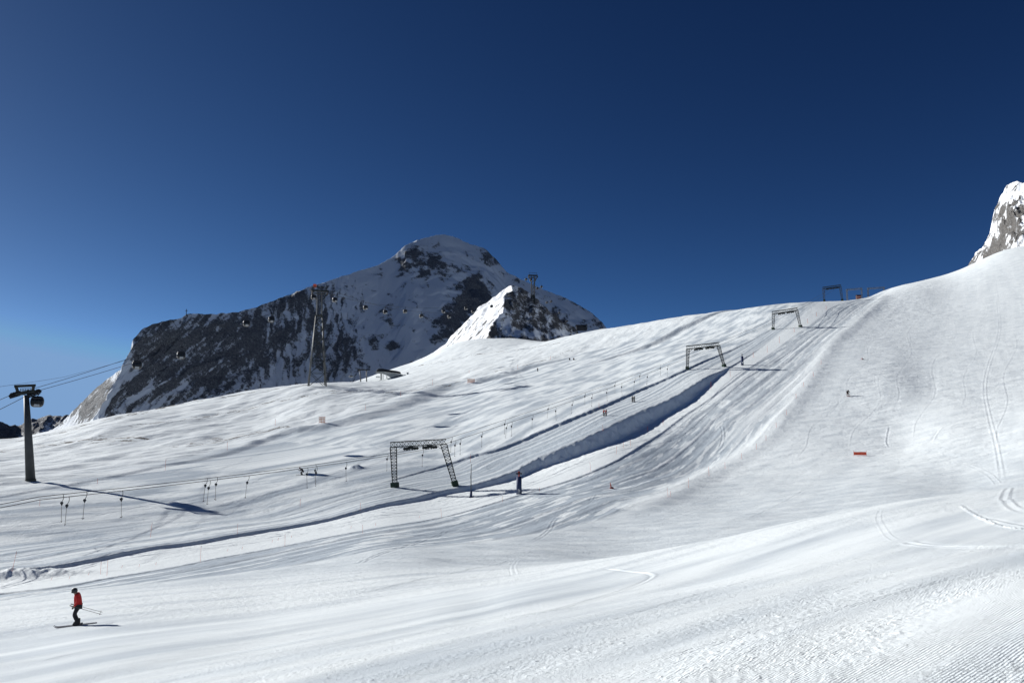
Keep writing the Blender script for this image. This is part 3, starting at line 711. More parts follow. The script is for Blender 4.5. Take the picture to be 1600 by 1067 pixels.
H2 = portal((1074, 577), (1132, 573), (1072, 541), (1124, 535), 'lattice portal pylon halfway up the drag lift beside a dark padded post', wleg=.9, wtop=1.0, beamd=1.0)
H3 = portal((1208, 515), (1251, 511), (1206, 487), (1246, 481), 'small third portal pylon high on the slope just below the crest', wleg=.95, wtop=1.0, beamd=1.0, nb=8)
H4 = portal((1288, 470), (1316, 466), (1285, 449), (1314, 445), 'portal pylon with two dark legs standing against the sky on the crest', wleg=.9, wtop=.9, beamd=.9, nb=6)
for (a, b, c, d_, lab) in (((1324, 466), (1346, 464), (1323, 452), (1346, 450), 'faint far portal frame just right of the skyline pylon, behind the small hut'), ((1357, 461), (1381, 458), (1356, 450), (1381, 448.5), 'rightmost far portal frame, only its top showing over the crest')):
    rr_ = 560; root = empty('drag_lift_pylon', px((a[0]+b[0])/2, a[1], rr_)); o = root.location.copy()
    mb = MB()
    for P, Q in ((a, c), (b, d_)):
        mb = MB(); p, q = px(P[0], P[1], rr_) - o, px(Q[0], Q[1], rr_) - o
        lattice(mb, p - Vector((0, 0, 12)), q, .7, .7, Vector((1, 0, 0)), Vector((0, 1, 0)), 14, .07, .04); mb.build('leg', m_galv, root)
    mb = MB(); p, q = px(c[0], c[1], rr_) - o, px(d_[0], d_[1], rr_) - o
    lattice(mb, p - Vector((0, 0, .4)), q - Vector((0, 0, .4)), .8, .8, Vector((0, 1, 0)), Vector((0, 0, 1)), 10, .07, .04); mb.build('crossbeam', m_galv, root)
    tag(root, lab, 'lift pylon', 'lattice portal pylons of the drag lift')

# ------------------------------------------------------------------ ropes
def sagrope(name, pts, rad, label, group=None, sag=0.0, nseg=10):
    pts = [Vector(p) for p in pts]; out = []
    for a, b in zip(pts, pts[1:]):
        L = (b - a).length
        for k in range(nseg):
            t = k / nseg; p = a.lerp(b, t); p.z -= 4 * sag * L * t * (1-t); out.append(p)
    out.append(pts[-1]); o = MB().tube(out, rad, 5).build(name, m_rope, None, True)
    tag(o, label, 'cable', group); return out
A1 = px(60, 776, 106); A2 = px(60, 781, 103)
B1 = px(-160, 812, 84); B2 = px(-160, 818, 82)
ropeA = sagrope('haul_rope', [B1, A1, H1[0], H2[0], H3[0], H4[0]], .04, 'left haul rope of the drag lift, running up through the portal pylons', 'drag lift ropes', .006)
ropeB = sagrope('haul_rope', [B2, A2, H1[1], H2[1], H3[1], H4[1]], .04, 'right haul rope of the drag lift, running up through the portal pylons', 'drag lift ropes', .006)
def on_rope(rope, u):
    best = None
    for a, b in zip(rope, rope[1:]):
        ua, ub = topx(a)[0], topx(b)[0]
        if min(ua, ub) <= u <= max(ua, ub) and ub != ua:
            t = (u - ua) / (ub - ua); return a.lerp(b, t)
    return rope[0]

# ------------------------------------------------------------------ T-bar hangers
def make_tbar():
    root = empty('tow_hanger', (0, 0, 0))
    MB().tube([(0, 0, .05), (.05, 0, -.25), (.02, 0, -.55), (-.12, 0, -.8)], .035, 6).build('hook_arm', m_steel, root)
    MB().disc((-.16, 0, -.98), (0, 1, 0), .17, .18, 16).box((-.16, 0, -1.14), (.16, .14, .2)).build('spring_box', m_shell, root, False)
    MB().tube([(-.18, 0, -1.2), (-.24, 0, -3.1)], .028, 6).build('tow_stick', simple('tow_stick_grey', (.20, .17, .15), .6), root)
    MB().tube([(-.24, -.48, -3.06), (-.24, -.2, -3.14), (-.24, .2, -3.14), (-.24, .48, -3.06)], .035, 6).build('tow_bar', m_black, root)
    return root
TB = [(97, 0), (106, 1), (134.5, 0), (190, 1), (323, 0), (328, 1), (338.5, 0), (389, 1), (480, 1), (493, 0), (495, 1), (541, 1), (606, 0), (661, 1), (706, 0), (711, 1), (719, 1), (753, 1), (789, 0), (792, 1), (800, 1), (832, 1), (857, 0), (868, 1), (895, 1), (914, 0), (925, 1), (948, 1), (961, 0), (971, 1), (992, 1), (1000, 0), (1012, 1), (1032, 0), (1043, 1)]
proto = make_tbar()
for i, (u, w_) in enumerate(TB):
    o = proto if i == 0 else copy_tree(proto)
    o.location = on_rope(ropeB if w_ else ropeA, u); o.rotation_euler = (R(random.uniform(-3, 3)), R(random.uniform(-6, 4)), az(u) * -1 + R(random.uniform(-15, 15)))
    nb = {97: 'leftmost T-bar hanger, over the oval shadow near the left edge', 106: 'T-bar hanger touching the leftmost one, over the oval shadow', 190: 'lone T-bar hanger at the end of the grey mast shadow', 389: 'lone T-bar hanger between the left cluster of three and the crouching skier', 541: 'lone T-bar hanger beside the small snow mound', 661: 'T-bar hanger seen through the nearest portal pylon', 606: 'T-bar hanger just left of the nearest portal pylon leg', 480: 'T-bar hanger nearest to the crouching dark skier'}
    tag(o, nb.get(int(u), '%s T-bar hanger from the left edge along the drag lift ropes' % ORD[i+1]), 'T-bar', 'T-bars hanging along the drag lift')

# ------------------------------------------------------------------ gondola: grey mast, lattice towers, ropes, cabins
gp = hit(48, 751); gr_ = math.hypot(gp.x, gp.y); print('gondola mast range', gr_)
gp.z -= .2; root = empty('gondola_mast', gp); o_ = gp
def at(u, v, r=gr_): return px(u, v, r) - o_
top = at(41, 617); sc = gr_ / F
MB().tube([Vector((0, 0, 0)), top * .55, top], [6.0 * sc, 4.7 * sc, 3.2 * sc], 12).build('mast', m_mast, root, True)
MB().tube([Vector((0, 0, 0)), top * .03], 6.8 * sc, 12).build('base_flange', m_steel, root)
mb = MB()
mb.tube([at(24, 616), at(41, 613), at(56, 612)], .35, 6)
mb.build('crossarm', m_steel, root)
for (u0, v0, u1, v1) in ((15.5, 618, 32, 613), (43, 617.5, 63.5, 610)):
    a, b = at(u0, v0), at(u1, v1); d = (b - a).normalized(); s = MB()
    s.tube([a, b], .28, 6)
    for k in range(9):
        c = a.lerp(b, (k + .5) / 9) + Vector((0, 0, .12 * (1 if k % 2 else -1))); s.disc(c, d.cross(Vector((0, 0, 1))), .30, .5, 12)
    s.tube([a - Vector((0, 0, .5)), b - Vector((0, 0, .5))], .12, 5)
    s.build('wheel_battery', m_black, root)
s = MB()
s.tube([at(22, 603.5), at(56, 602)], .24, 6)
s.tube([at(25, 603.5), at(28, 613)], .26, 6); s.tube([at(52.5, 602.5), at(51, 612)], .26, 6)
s.tube([at(22, 604.5, gr_ + 1.2), at(56, 603, gr_ + 1.2)], .12, 5)
s.build('maintenance_gantry', m_steel, root)
s = MB()
for k in range(7):
    u = 32 + k * 2.6; s.tube([at(u, 612), at(u, 607)], .05, 4)
s.tube([at(31, 607), at(49, 606)], .05, 4); s.tube([at(31, 609.5), at(49, 608.5)], .05, 4)
s.build('catwalk_railing', m_galv, root)
tag(root, 'tall grey tubular gondola mast with crossarm at the left edge', 'gondola mast', 'supports of the gondola line')

def big_tower(bu, bv, r, hw, vwaist, hww, vtop, armhw, label, yaw=0, split=False, basegz=None):
    B = px(bu, bv, r); zg = gz(B.x, B.y); zb = min(B.z, zg) - .3 if basegz is None else basegz
    o = Vector((B.x, B.y, zb)); root = empty('lattice_tower', o, 0)
    e1 = Matrix.Rotation(yaw, 3, 'Z') @ Vector((1, 0, 0)); e2 = Matrix.Rotation(yaw, 3, 'Z') @ Vector((0, 1, 0)); k = r / F
    zw = px(bu, vwaist, r).z - zb; zt = px(bu, vtop, r).z - zb; H = zt
    cs = [(-1, -1), (1, -1), (1, 1), (-1, 1)]; w0, w1 = hw * k * .82, hww * k * .9
    f = lambda t, c: Vector((0, 0, zw * t)) + (e1 * c[0] + e2 * c[1] * .9) * (w0 * (1-t) + w1 * t)
    for c in cs: MB().tube([f(0, c), f(1, c)], [.25 * k / .27, .18 * k / .27], 8).build('leg', m_galv, root, True)
    s = MB(); N = 7
    ts = [1 - (1 - i / N) ** 1.35 for i in range(N + 1)]
    for a_, b_ in zip(ts, ts[1:]):
        for i in range(4):
            p, q = cs[i], cs[(i+1) % 4]
            s.tube([f(a_, p), f(b_, q)], .13 * k / .27, 4, False); s.tube([f(a_, q), f(b_, p)], .13 * k / .27, 4, False); s.tube([f(b_, p), f(b_, q)], .11 * k / .27, 4, False)
    s.build('bracing', m_steel, root)
    MB().box((0, 0, zw + .3), (w1 * 2.1, w1 * 1.9, .35 * k / .27)).build('waist_platform', m_steel, root)
    s = MB(); hz = zt - zw
    for c in cs:
        s.tube([Vector((0, 0, zw)) + (e1 * c[0] + e2 * c[1]) * w1 * .75, Vector((0, 0, zt - hz * .16)) + e1 * c[0] * w1 * (1.1 if split else .7) + e2 * c[1] * w1 * .5], .26 * k / .27, 6)
    for j in range(5):
        z = zw + hz * (j + .5) / 6
        s.tube([Vector((0, 0, z)) - e1 * w1 * .75, Vector((0, 0, z + hz / 7)) + e1 * w1 * .75], .09 * k / .27, 4)
    s.build('neck_frame', m_galv, root)
    a = armhw * k; s = MB()
    Mx = Matrix((e1, e2, Vector((0, 0, 1)))).transposed()
    s.box((0, 0, zt - hz * .10), (a * 2, 1.0, .6 * k / .27), Mx); s.box((0, 0, zt - hz * .2), (a * 1.2, .8, .3 * k / .27), Mx)
    for e in (-1, 1): s.tube([e1 * e * a + Vector((0, 0, zt - hz * .12)), e1 * e * w1 + Vector((0, 0, zt - hz * .4))], .22 * k / .27, 5)
    s.build('crossarm', m_steel, root)
    for e in (-1, 1):
        s = MB(); c = e1 * e * a * .88 + Vector((0, 0, zt - hz * .17)); s.box(c, (.5, 6.5, .5), Mx)
        for q in range(8): s.disc(c + e2 * (q - 3.5) * .85 - Vector((0, 0, .3)), e1, .38, .35, 10)
        s.build('wheel_battery', m_black, root)
    s = MB()
    for e in (-1, 1): s.tube([e1 * e * a * .8 + Vector((0, 0, zt - hz * .08)), e1 * e * a * .8 + Vector((0, 0, zt + .4))], .12, 5)
    s.tube([e1 * -a * .85 + Vector((0, 0, zt + .4)), e1 * a * .85 + Vector((0, 0, zt + .4))], .14, 5)
    s.build('maintenance_gantry', m_steel, root)
    tag(root, label, 'lattice tower', 'supports of the gondola line')
    return root, o, zt, a, k
tw, to, tzt, ta, tk = big_tower(495.5, 598, 335, 15.5, 494, 5.6, 450, 13, 'tall four-legged lattice gondola tower on the ridge in front of the dark rock face', yaw=R(18))
MB().box((-ta * .62, 0, tzt + 1.0), (1.1, 1.1, 1.3)).build('red_service_box', m_red, tw)
t2, to2, tz2, ta2, tk2 = big_tower(833, 511, 690, 7.6, 462, 2.6, 427, 7.5, 'slim distant lattice tower rising behind the pointed knoll', yaw=R(10), split=True)
tr_ = 335; t2r = 690
def gr(u): # range of the gondola line at a column
    if u < 62: return gr_
    if u < 495: return 1 / np.interp(u, [62, 495], [1/gr_, 1/tr_])
    if u < 833: return 1 / np.interp(u, [495, 833], [1/tr_, 1/t2r])
    return 1 / np.interp(u, [833, 905], [1/t2r, 1/980])
def G(u, v): return px(u, v, gr(u))
CAB = [(58, 629, 'B', 'largest black gondola cabin hanging beside the grey mast'),
 (214, 571, 'A', 'black gondola cabin at the left edge of the dark cliff'), (283, 556, 'B', 'black gondola cabin right of the one at the cliff edge'),
 (385, 506, 'A', 'black gondola cabin left in the pair left of the lattice tower'), (424, 500, 'B', 'black gondola cabin right in the pair left of the lattice tower'),
 (490, 465, 'A', 'gondola cabin hanging inside the head of the near lattice tower'), (523, 469, 'B', 'gondola cabin just right of the near lattice tower head'),
 (571, 481, 'C', 'gondola cabin over the snow bowl, first of the descending row'), (602, 488, 'D', 'gondola cabin over the snow bowl, second of the descending row'), (633, 487, 'C', 'gondola cabin over the snow bowl, third of the descending row'), (658, 494, 'D', 'gondola cabin over the snow bowl, fourth of the descending row'),
 (693, 487, 'C', 'upper gondola cabin at the edge of the black rock rib'), (702, 495, 'D', 'lower gondola cabin at the edge of the black rock rib'), (728, 482, 'C', 'gondola cabin in front of the middle of the black rock rib'), (739, 487, 'D', 'gondola cabin below the one on the black rock rib'), (768, 479, 'D', 'gondola cabin at the left shoulder of the pointed knoll'),
 (822, 437, 'C', 'gondola cabin on the left of the distant tower head'), (829.5, 438, 'D', 'gondola cabin under the distant tower head'),
 (839.5, 451, 'E', 'left gondola cabin just past the distant tower'), (846, 448.5, 'F', 'right gondola cabin just past the distant tower, against the sky'),
 (854.5, 473, 'E', 'left cabin of the middle pair descending past the knoll'), (861, 471.5, 'F', 'right cabin of the middle pair descending past the knoll'), (874, 489, 'F', 'gondola cabin low on the shaded slope right of the knoll'), (880.5, 503, 'E', 'left cabin of the lowest pair near the far station'), (886, 502, 'F', 'right cabin of the lowest pair near the far station')]
def make_cabin():
    root = empty('gondola_cabin', (0, 0, 0))      # origin at the rope grip
    prof = [(-1.35, .0), (-1.32, .45), (-1.05, .85), (0, 1.0), (1.05, .85), (1.32, .45), (1.35, 0)]
    def ring(z, s, d=1.0): return [(x * s, y * s * d, z) for x, y in ((-1.2, -.75), (-.8, -1.05), (0, -1.12), (.8, -1.05), (1.2, -.75), (1.32, 0), (1.2, .75), (.8, 1.05), (0, 1.12), (-.8, 1.05), (-1.2, .75), (-1.32, 0))]
    MB().loft([ring(-1.38, .4), ring(-1.45, .66), ring(-1.68, .86), ring(-1.98, .96)]).build('roof', m_shell, root, True)
    MB().loft([ring(-1.98, .96), ring(-2.45, 1.02), ring(-2.95, 1.0), ring(-3.15, .96)]).build('window_band', m_glass, root, True)
    MB().loft([ring(-3.15, .97), ring(-3.4, .90), ring(-3.65, .74), ring(-3.78, .5)]).build('lower_shell', simple('grey_cabin_shell', (.09, .085, .075), .5), root, True)
    mb = MB()
    for x in (-1.0, -.35, .35, 1.0):
        for e in (-1, 1): mb.tube([(x, e * 1.1 * (.98 if abs(x) < .5 else .86), -2.05), (x * 1.02, e * 1.13 * (.98 if abs(x) < .5 else .86), -3.2)], .05, 5)
    mb.build('door_frame', m_shell, root)
    s = MB()
    for e in (-1, 1): s.box((.1, e * 1.2, -3.45), (1.0, .18, .5)).box((.1, e * 1.32, -3.62), (1.1, .1, .08))
    s.build('ski_rack', m_white, root)
    MB().tube([(0, 0, 0), (.25, 0, -.2), (.32, 0, -.7), (.18, 0, -1.1), (0, 0, -1.3), (0, 0, -1.45)], .08, 8).build('hanger_arm', m_steel, root)
    MB().box((0, 0, .02), (.7, .3, .26)).build('rope_grip', m_black, root)
    return root
cproto = make_cabin(); ropes = {}
for i, (u, v, rp_, lab) in enumerate(CAB):
    o = cproto if i == 0 else copy_tree(cproto)
    P = G(u, v); o.location = P + Vector((0, 0, 2.35)); o.scale = (.84,) * 3; ropes.setdefault(rp_, []).append(o.location.copy())
    o.rotation_euler = (0, 0, R(24 if u < 500 else 40)); tag(o, lab, 'gondola cabin', 'black gondola cabins along the line')
a_m, b_m = px(34, 612.5, gr_), px(63, 609.5, gr_)
hA = px(483, 452, tr_); hB = px(507, 451, tr_); hC = px(827, 431, t2r); hD = px(839, 431, t2r)
sA = px(905, 508, 985); sB = px(909, 508, 985)
def gl(name_pts, lab, sag=.004): sagrope('gondola_cable', name_pts, .05, lab, 'cables of the gondola line', sag, 6)
gl([px(-120, 668, 120), px(15, 618, gr_)], 'gondola cable entering the left wheel battery of the grey mast')
gl([px(-120, 694, 120), px(42, 618, gr_)], 'lower gondola cable passing behind the grey mast')
gl([a_m] + ropes['A'] + [hA], 'upper gondola cable from grey mast to near lattice tower')
gl([b_m] + sorted(ropes['B'][1:], key=lambda p: -p.x * 0 + p.y) + [hB], 'lower gondola cable from grey mast to near lattice tower')
gl([hA] + ropes['C'] + [hC], 'rear gondola cable crossing the snow bowl', .002); gl([hB] + ropes['D'] + [hD], 'front gondola cable crossing the snow bowl', .002)
gl([hC] + ropes['E'] + [sA], 'left gondola cable dropping from distant tower to far station', .002); gl([hD] + ropes['F'] + [sB], 'right gondola cable dropping from distant tower to far station', .002)
sagrope('signal_cable', [px(-120, 612, 120), px(0, 604, 160), px(100, 589, 215), px(200, 562, 260), px(484, 447, tr_)], .028, 'thin highest cable passing above the grey mast', None, .001)
# far valley station below the slim tower
P = px(908, 516, 985); root = empty('far_station', P)
MB().loft([[(x, -6, 0), (x, 6, 0), (x, 6, h), (x, 2, h + 1.5), (x, -6, h)] for x, h in ((-6, 4.5), (0, 5), (7, 3))]).build('wall', m_dark, root)
MB().box((0, 0, 5.6), (14, 13, .5)).build('roof', m_dark, root)
tag(root, 'tiny dark far lift building at the foot of the peak right of the knoll', 'lift station')

# ------------------------------------------------------------------ lift station on the bright slope
S = hit(603, 592); sr = math.hypot(S.x, S.y); print('station range', sr); sr = min(sr, 520)
S = px(603, 592, sr); S.z = min(S.z, gz(S.x, S.y)); root = empty('lift_station', S); k = sr / F
q = lambda u, v, dy=0: px(u, v, sr + dy) - S
def slab(prof_, d0, d1): return [[tuple(q(u, v, d0)) for u, v in prof_], [tuple(q(u, v, d1)) for u, v in prof_]]
MB().loft(slab([(588, 580.5), (589, 577.5), (592, 575.8), (598, 575.8), (606, 577.5), (620, 579.5), (625.5, 581), (627, 584.3), (612, 582.3), (598, 580.6)], -3.5, 7)).build('roof', m_dark, root, True)
MB().loft(slab([(584, 581.2), (588, 580.6), (598, 580.7), (612, 582.4), (627, 584.6), (633, 586.5), (622, 587), (611, 590.5), (605, 586.5), (597, 584), (590, 583.5)], -3.9, 7.5)).build('canopy', m_beam, root)
MB().loft(slab([(611, 592), (611.2, 588), (633, 586.3), (626, 589.5)], -3.6, 7.2)).build('base_block', simple('dark_concrete', (.09, .085, .08), .8), root)
for (u, v0, v1) in ((595.5, 583, 594), (604.5, 585, 592), (598.5, 585, 592)):
    MB().tube([q(u, v0, 0), q(u, v1 + 1, 0)], 1.0 * k if u < 596 else .5 * k, 8).build('column', m_galv, root)
MB().box(q(595.5, 594), (4 * k, 3 * k, 1.2 * k)).build('column_footing', m_galv, root)
MB().box(q(590.5, 588.8), (5.5 * k, 4 * k, 1.8 * k)).build('control_cabin', m_white, root)
MB().loft(slab([(592, 580), (593, 577), (598, 577.2), (597.5, 580)], -3.7, -3.5)).build('window', m_glass, root)
tag(root, 'low chairlift station with dark rounded roof and pale underside on the bright slope', 'lift station')
P = hit(637, 585); root = empty('small_cabin', P); k = math.hypot(P.x, P.y) / F
MB().box((0, 0, 1.3 * k), (2.8 * k, 2.2 * k, 2.6 * k)).build('wall', m_white, root); MB().box((0, 0, 2.8 * k), (3.4 * k, 2.8 * k, .5 * k)).build('roof', m_galv, root)
MB().box((-.3 * k, -1.12 * k, 1.5 * k), (1.2 * k, .1 * k, 1.2 * k)).build('window', m_glass, root)
tag(root, 'small pale control hut just right of the chairlift station', 'hut')
# two-post support left of it
r_ = min(sr, 470); P = px(569, 598, r_); root = empty('chairlift_support', P); k = r_ / F
L_ = lambda u, v, dy=0: px(u, v, r_ + dy) - P
for (u0, u1) in ((564.2, 562), (573, 572.6)): MB().tube([L_(u0, 602), L_(u1, 578)], [1.0 * k, .7 * k], 10).build('post', m_galv, root, True)
MB().tube([L_(558.5, 578.2), L_(578, 577.6)], .7 * k, 6).build('crossarm', m_steel, root)
for u in (561, 567, 575.5):
    s = MB()
    for j in range(5): s.disc(L_(u - 2.4 + j * 1.2, 577 + .1 * j), (0, 1, 0), .55 * k, .6 * k, 10)
    s.tube([L_(u - 2.8, 576.6), L_(u + 2.8, 576.4)], .25 * k, 5); s.build('wheel_battery', m_black, root)
tag(root, 'chairlift support of two grey posts and a crossarm left of the station', 'lift support')
P = px(548.5, 589.5, 500); root = empty('chairlift_chair', P + Vector((0, 0, 3)))
MB().tube([(0, 0, 0), (.1, 0, -1.2), (0, 0, -2.2)], .09, 6).build('hanger_arm', m_galv, root)
MB().box((0, 0, -2.9), (2.6, .6, .15)).box((0, .35, -2.5), (2.6, .12, .8)).build('seat', m_white, root)
MB().ball((0, 0, -2.3), (1.4, .7, .5)).build('bubble_cover', m_galv, root, True)
tag(root, 'single pale chair hanging below the snow bowl left of the two-post support', 'lift chair')
# hut on the crest
P = hit(1341, 461); k = math.hypot(P.x, P.y) / F; P.z = gz(P.x, P.y) + 2.4 * k; root = empty('crest_hut', P)
MB().box((0, 0, 0), (6 * k, 4 * k, 5.4 * k)).build('wall', simple('dark_timber', (.07, .035, .03), .7), root)
for z, m_ in ((-1.2, m_red), (.1, m_white), (1.1, m_red)): MB().box((0, -2.05 * k, z * k), (5.6 * k, .1 * k, .7 * k)).build('stripe', m_, root)
MB().loft([[(x * k, -2.6 * k, 2.7 * k), (x * k, 2.6 * k, 2.7 * k), (x * k, 0, 3.8 * k)] for x in (-3.4, 3.4)]).build('roof', m_dark, root)
tag(root, 'small dark hut with red and white bands on the crest of the slope', 'hut')
# summit cross
P = px(291, 492, 1014); root = empty('summit_cross', P)
MB().box((0, 0, 3), (.55, .55, 8)).build('post', m_dark, root); MB().box((0, 0, 5), (3.2, .4, .45)).build('crossbar', m_dark, root)
tag(root, 'tiny cross standing on the left shoulder of the dark rock face', 'cross')
# ------------------------------------------------------------------ padded posts, pole, mat, nets
def padded(u, v, h, hw, label, loud):
    P = hit(u, v); k = math.hypot(P.x, P.y) / F; P.z -= .05; root = empty('padded_post', P)
    MB().tube([(0, 0, 0), (0, 0, h * k * .5), (0, 0, h * k)], [hw * k * 1.05, hw * k, hw * k], 20).build('crash_pad', m_blue, root, True)
    MB().tube([(0, 0, h * k), (0, 0, h * k * 1.16)], hw * k * .25, 8).build('post', m_galv if not loud else m_red, root)
    if loud:
        MB().box((0, 0, h * k * 1.16), (9.2 * k, 2.5 * k, 2.2 * k)).build('light_bar', m_black, root, bevel=.04)
        MB().ball((0, 0, h * k * 1.24), (2.0 * k, 1.6 * k, 1.6 * k)).build('red_lamp', simple('dull_red', (.22, .02, .02), .4), root, True)
        MB().loft([[(-hw * k * .5, -hw * k * 1.0, .7 * k), (hw * k * .3, -hw * k * 1.03, .7 * k), (hw * k * .4, -hw * k * 1.03, h * k * .25), (-hw * k * .4, -hw * k * 1.0, h * k * .32)], [(-hw * k * .5, -hw * k * .8, .7 * k), (hw * k * .3, -hw * k * .8, .7 * k), (hw * k * .4, -hw * k * .8, h * k * .25), (-hw * k * .4, -hw * k * .8, h * k * .32)]]).build('white_emblem', m_white, root)
    else:
        MB().ball((0, 0, h * k * 1.22), (1.0 * k, 1.0 * k, 1.2 * k)).build('cap', m_galv, root, True)
        MB().box((0, -hw * k, h * k * .3), (hw * k, hw * k * .3, h * k * .2)).build('label_patch', m_white, root)
    tag(root, label, 'padded post')
padded(811, 771.5, 27, 4.1, 'blue padded post topped by red lamp and black bar, right of nearest portal', True)
padded(1160, 570.5, 13.5, 1.9, 'dark blue padded post further up, right of the second portal', False)
P = hit(736, 777); k = math.hypot(P.x, P.y) / F; root = empty('snow_lance', P)
MB().tube([(0, 0, 0), (0, 0, 10 * k)], [2.2 * k, 1.7 * k], 14).build('base_pad', m_blue, root, True); MB().box((0, 0, .6 * k), (6 * k, 6 * k, 1.2 * k)).build('foot', m_blue, root, bevel=.03)
MB().tube([(0, 0, 10 * k), (-.3 * k, 0, 32 * k), (0, 0, 51 * k)], [.75 * k, .7 * k, .45 * k], 8).build('pole', m_galv, root, True)
MB().box((-.4 * k, 0, 31 * k), (1.5 * k, 1.0 * k, 4 * k)).build('junction_box', m_galv, root)
tag(root, 'tall thin pole with blue padded foot between the nearest portal and blue post', 'pole')
P = hit(1344, 712); k = math.hypot(P.x, P.y) / F; root = empty('warning_banner', P, az(1344) * -1)
MB().loft([[(x * k, y, z) for y, z in ((-.09, .15), (.09, .15), (.09, .15 + h), (-.09, .15 + h))] for x, h in ((-8.3, .62), (-3, .6), (2, .64), (8.3, .6))]).build('banner', m_red, root)
for x in (-8.2, 8.2): MB().tube([(x * k, 0, -.3), (x * k, 0, 1.05)], .03, 6).build('stake', m_orange, root)
tag(root, 'low red banner stretched across the middle of the right piste', 'banner')
def net_material():
    kx = NT('orange_net', .7, 0, .1); tc = kx.n('ShaderNodeTexCoord').outputs['Object']; sp_ = kx.n('ShaderNodeSeparateXYZ', {0: tc})
    a = kx.math('FRACT', kx.math('MULTIPLY', sp_.outputs[0], 2.2)); b = kx.math('FRACT', kx.math('MULTIPLY', sp_.outputs[2], 2.2))
    m = kx.math('MAXIMUM', kx.math('GREATER_THAN', a, .62), kx.math('GREATER_THAN', b, .62))
    kx.b.inputs['Base Color'].default_value = (.75, .30, .16, 1); kx.link(m, 'Alpha'); return kx.m
m_net = net_material()
for (u, v, w_, h, lab) in ((503, 661, 9, 9, 'faded orange net panel on the left ridge step'), (736, 598, 11, 6, 'orange net panel on the kicker of the middle slope')):
    P = hit(u, v); k = math.hypot(P.x, P.y) / F; root = empty('safety_net', P, -az(u))
    MB().box((0, 0, h * k / 2 + .1), (w_ * k, .03, h * k)).build('netting', m_net, root)
    for x in (-.5, 0, .5): MB().tube([(x * w_ * k, 0, -.3), (x * w_ * k, 0, h * k + .3)], .035, 6).build('stake', m_orange, root)
    tag(root, lab, 'safety net', 'orange nets')
# ------------------------------------------------------------------ marker poles
def make_pole():
    root = empty('marker_pole', (0, 0, 0))
    MB().tube([(0, 0, -.3), (0, 0, 1)], .5, 7).build('pole', m_orange, root)
    MB().tube([(0, 0, .93), (0, 0, 1.001)], .56, 7).build('tip', m_black, root)
    return root
pp = make_pole(); first = True
def pole(u, v, hpx, label, group, lean=0, wd=.022):
    global first
    o = pp if first else copy_tree(pp); first = False
    P = hit(u, v); k = math.hypot(P.x, P.y) / F; o.location = P; w_ = max(wd, .36 * k) * 1.0
    o.scale = (w_, w_, hpx * k); o.rotation_euler = (R(random.uniform(-3, 3)), R(lean), 0)
    tag(o, label, 'marker pole', group)
LOW = [(19, 892, 26, 8), (157, 897, 18, -2), (167, 899, 22, 0), (313, 878, 23, 0), (445, 853, 18, 0), (567, 833, 13, -4), (690, 808, 14, -6), (785, 784, 9, 0), (843, 768, 7, 0), (923, 736, 14, -5), (963, 709, 12, 4), (974, 700, 10, 0), (985, 697, 11, 0), (1012, 674, 8, 0), (1036, 664, 8, 0), (1111, 608, 12, 0), (1141, 588, 9, 0)]
for i, (u, v, h, l) in enumerate(LOW): pole(u, v, h, '%s orange marker pole from the left along the lower edge of the lift track' % ORD[i+1], 'poles along the lower track edge', l)
UPP = [(235, 839, 20, 3), (371, 833, 14, 0), (469, 791, 12, 0), (563, 797, 12, 0), (735, 722, 13, 0), (942, 673, 10, 0), (936, 637, 8, 0)]
for i, (u, v, h, l) in enumerate(UPP): pole(u, v, h, '%s thin marker pole from the left on the snow above the upper track edge' % ORD[i+1], 'poles above the track', l)
RID = [(1044, 777, 15, -4), (1047, 776, 9, 6), (1076, 762, 15, 0), (1108, 743, 14, -3), (1133, 732, 10, 0), (1159, 717, 9, 0), (1182, 702, 9, 0), (1197, 688, 8, 0), (1213, 668, 8, 0), (1229, 648, 8, 0), (1244, 622, 7, 0), (1256, 604, 7, 0), (1271, 588, 7, 0), (1283, 569, 6, 0)]
for i, (u, v, h, l) in enumerate(RID): pole(u, v, h, '%s red marker pole from below along the ridge dividing the pistes' % ORD[i+1], 'poles on the dividing ridge', l)
STR = [(1177, 558, 8), (1199, 551, 11), (1218, 536, 10), (1241, 519, 7), (1262, 505, 7), (1276, 494, 6), (1291, 484, 6)]
for i, (u, v, h) in enumerate(STR): pole(u, v, h, '%s marker pole from below on the bright strip under the third portal' % ORD[i+1], 'poles on the bright upper strip')
SKL = [(62, 790, 10), (152, 756, 8), (258, 735, 16), (355, 704, 13), (430, 665, 10), (626, 620, 10), (676, 602, 10), (571, 641, 9), (809, 577, 8), (860, 562, 6), (733, 583, 5)]
for i, (u, v, h) in enumerate(SKL): pole(u, v, h, '%s thin marker pole from the left on the bright left slope' % ORD[i+1], 'poles on the left slope')
STK = [(80, 906), (108, 904), (138, 898), (190, 887), (217, 885), (243, 882), (355, 861), (378, 858), (425, 847), (434, 844), (455, 840), (548, 825), (586, 821), (655, 809)]
for i, (u, v) in enumerate(STK): pole(u, v, 4, '%s short rope stake from the left in the snow below the track wall' % ORD[i+1], 'short rope stakes', 15)
# flagged marker on the racing piste
P = hit(955, 763); k = math.hypot(P.x, P.y) / F; root = empty('flagged_marker', P)
MB().tube([(-.3 * k * 4, 0, -.2), (-.3 * k * 4, 0, 9 * k)], .05, 6).build('pole', m_orange, root)
MB().loft([[(-1.2 * k, y, 9 * k), (-1.2 * k, y, 3.5 * k), (1.0 * k, y, 2.6 * k)] for y in (-.02, .02)]).build('pennant', m_orange, root)
MB().ball((.8 * k, 0, .9 * k), (3.2 * k, 2 * k, 1.6 * k)).build('red_sack', simple('dark_red_sack', (.20, .03, .025), .7), root, True)
tag(root, 'orange pennant pole with a dark red sack alone on the racing piste', 'marker')

